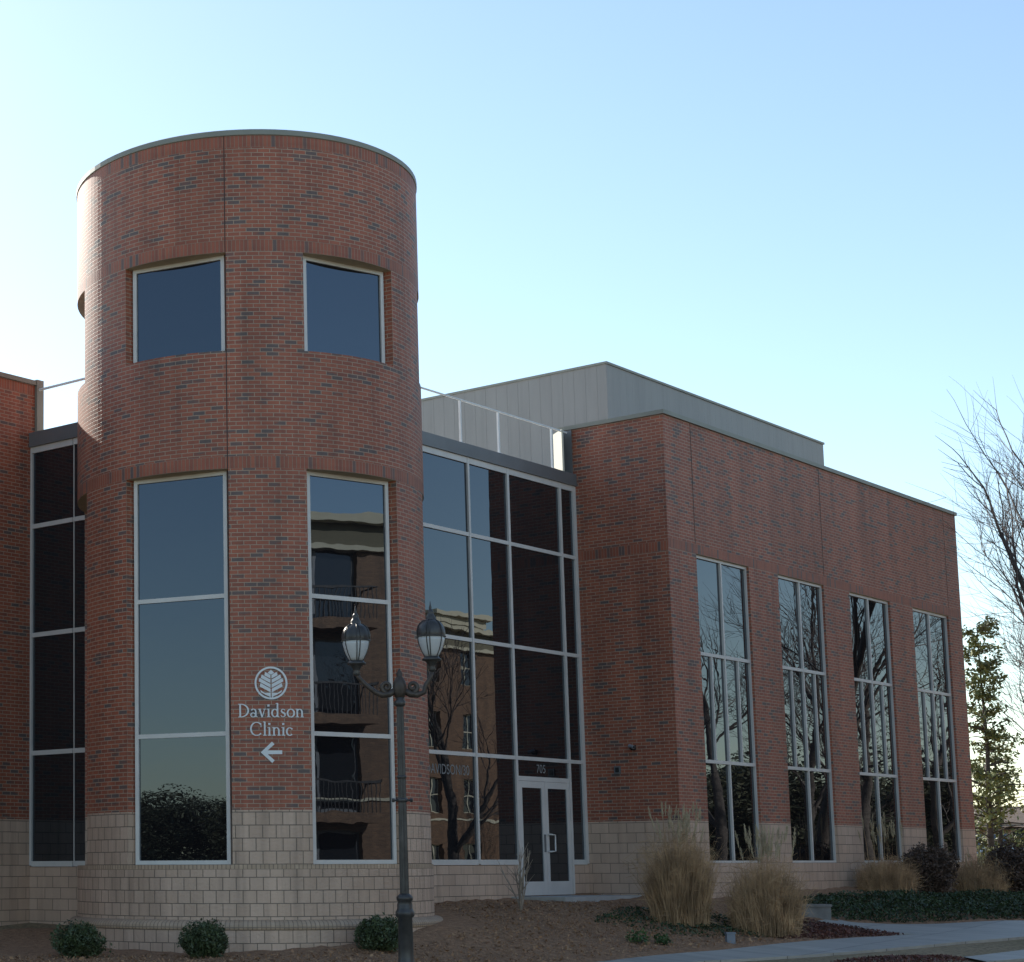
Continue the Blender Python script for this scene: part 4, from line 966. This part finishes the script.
mb = MB(); mb.box(-1.4, -.07, -.276, -.26, .1, 2.5); mb.box(.07, 1.4, -.276, -.26, .1, 2.5); mb.build('pane', M_glass2, d0)
mb = MB(); mb.box(-1.7, 1.7, .0, 1.2, -.36, -.02); b0 = mb.build('balcony', M_tanbrick, AB)
mb = MB(); mb.box(-1.7, 1.7, 1.14, 1.2, .98, 1.04); mb.box(-1.7, -1.64, .0, 1.2, .98, 1.04); mb.box(1.64, 1.7, .0, 1.2, .98, 1.04)
for k in range(24): x = -1.66+3.32*k/23; mb.box(x-.012, x+.012, 1.155, 1.18, -.02, .98)
mb.build('railing', M_iron, b0)
i = 0
for fl in range(4):
    z0 = .9+fl*3.2
    for b in bays:
        c = w0 if first else copy_tree(w0, AB); first = False; c.location = (b, 0, z0)
    for b in recs:
        c = d0 if i == 0 else copy_tree(d0, AB); c.location = (b, 0, z0-.75)
        if fl:
            c = b0 if i == 2 else copy_tree(b0, AB); c.location = (b, 0, z0-.75)
        i += 1
gs = 'bare street trees mirrored in the wing windows'
for i, (x, y, h, lb, ln) in enumerate(((50.5, 7.2, 15, 'bare street tree mirrored in the entrance glass', (0, 0)), (59.0, 7.4, 20, 'bare street tree mirrored in the first wing window', (.03, 0)), (65.5, 7.8, 21, 'thick forked bare street tree mirrored in the second wing window', (0, .03)), (71.5, 7.4, 20, 'bare street tree mirrored in the third wing window', (0, 0)), (79, 7.5, 21, 'bare street tree mirrored in the last wing window', (0, 0)))):
    bare_tree(x, y, h, 101+i, lb, gs, 5, .25, .80, ln, .22, .92, .008)
far = [o for o in bpy.data.objects if o.name.startswith('bare_tree') and o.get('group') == gs]
for i, (x, y) in enumerate(((90, -1), (99, 2.5), (112, -4), (84, 1), (106, 4))):
    src = far[i % len(far)]; c = copy_tree(src); c.location = (x, y, G(x, y)-.05); c.rotation_euler = (0, 0, 1.1+i*1.7)
    c['label'] = 'bare tree in the thicket down the street mirrored low in the wing windows'; c['group'] = 'bare thicket down the street'
rg = random.Random(77)
for i in range(30):
    if i < 13: x, y = -78+rg.uniform(-4, 4), 14+4.0*i+rg.uniform(-1, 1); h = 6.5+rg.uniform(-.4, .4)
    else: k = i-13; x, y = 104+1.9*k+rg.uniform(-2, 2), -26+2.3*k+rg.uniform(-1, 1); h = 7.6+rg.uniform(-1.5, 1.5)
    if i < 13: t = empty('evergreen_tree', (x, y, G(x, y)-.1), 0, 'dark evergreen in the far tree row mirrored in the left tower window', 'tree', 'far evergreen row behind the camera')
    else: t = empty('evergreen_tree', (x, y, G(x, y)-.1), 0, 'dark evergreen in the far row mirrored at the bottom of the wing windows', 'tree', 'far evergreen row down the street')
    if i == 0:
        tr = MB(); tr.tube([(0, 0, 0), (0, 0, 3), (.1, 0, 6)], [.22, .18, .06], 8); lf = MB(); r2 = random.Random(9)
        cl = [(Vector((r2.gauss(0, 1.6), r2.gauss(0, 1.6), r2.uniform(.8, 7.0))), r2.uniform(1.2, 2.1)) for _ in range(36)]
        for c, r in cl:
            for q in range(800):
                d = Vector((r2.gauss(0, 1), r2.gauss(0, 1), r2.gauss(0, 1))).normalized()*r*r2.random()**.4; leafquad(lf, c+d, .20, r2)
            tr.tube([(0, 0, c.z*.6), tuple(c)], [.07, .02], 4)
        a = tr.build('trunk', M_bark, t); b = lf.build('crown', mat('winter_evergreen', (.095, .095, .050), .6, noise=(.8, .5)), t)
    else:
        for q in (a, b): c = q.copy(); COL.objects.link(c); c.parent = t
    t.rotation_euler = (0, 0, i*1.3); t.scale = (h/8.4*1.9, h/8.4*1.9, h/8.4)
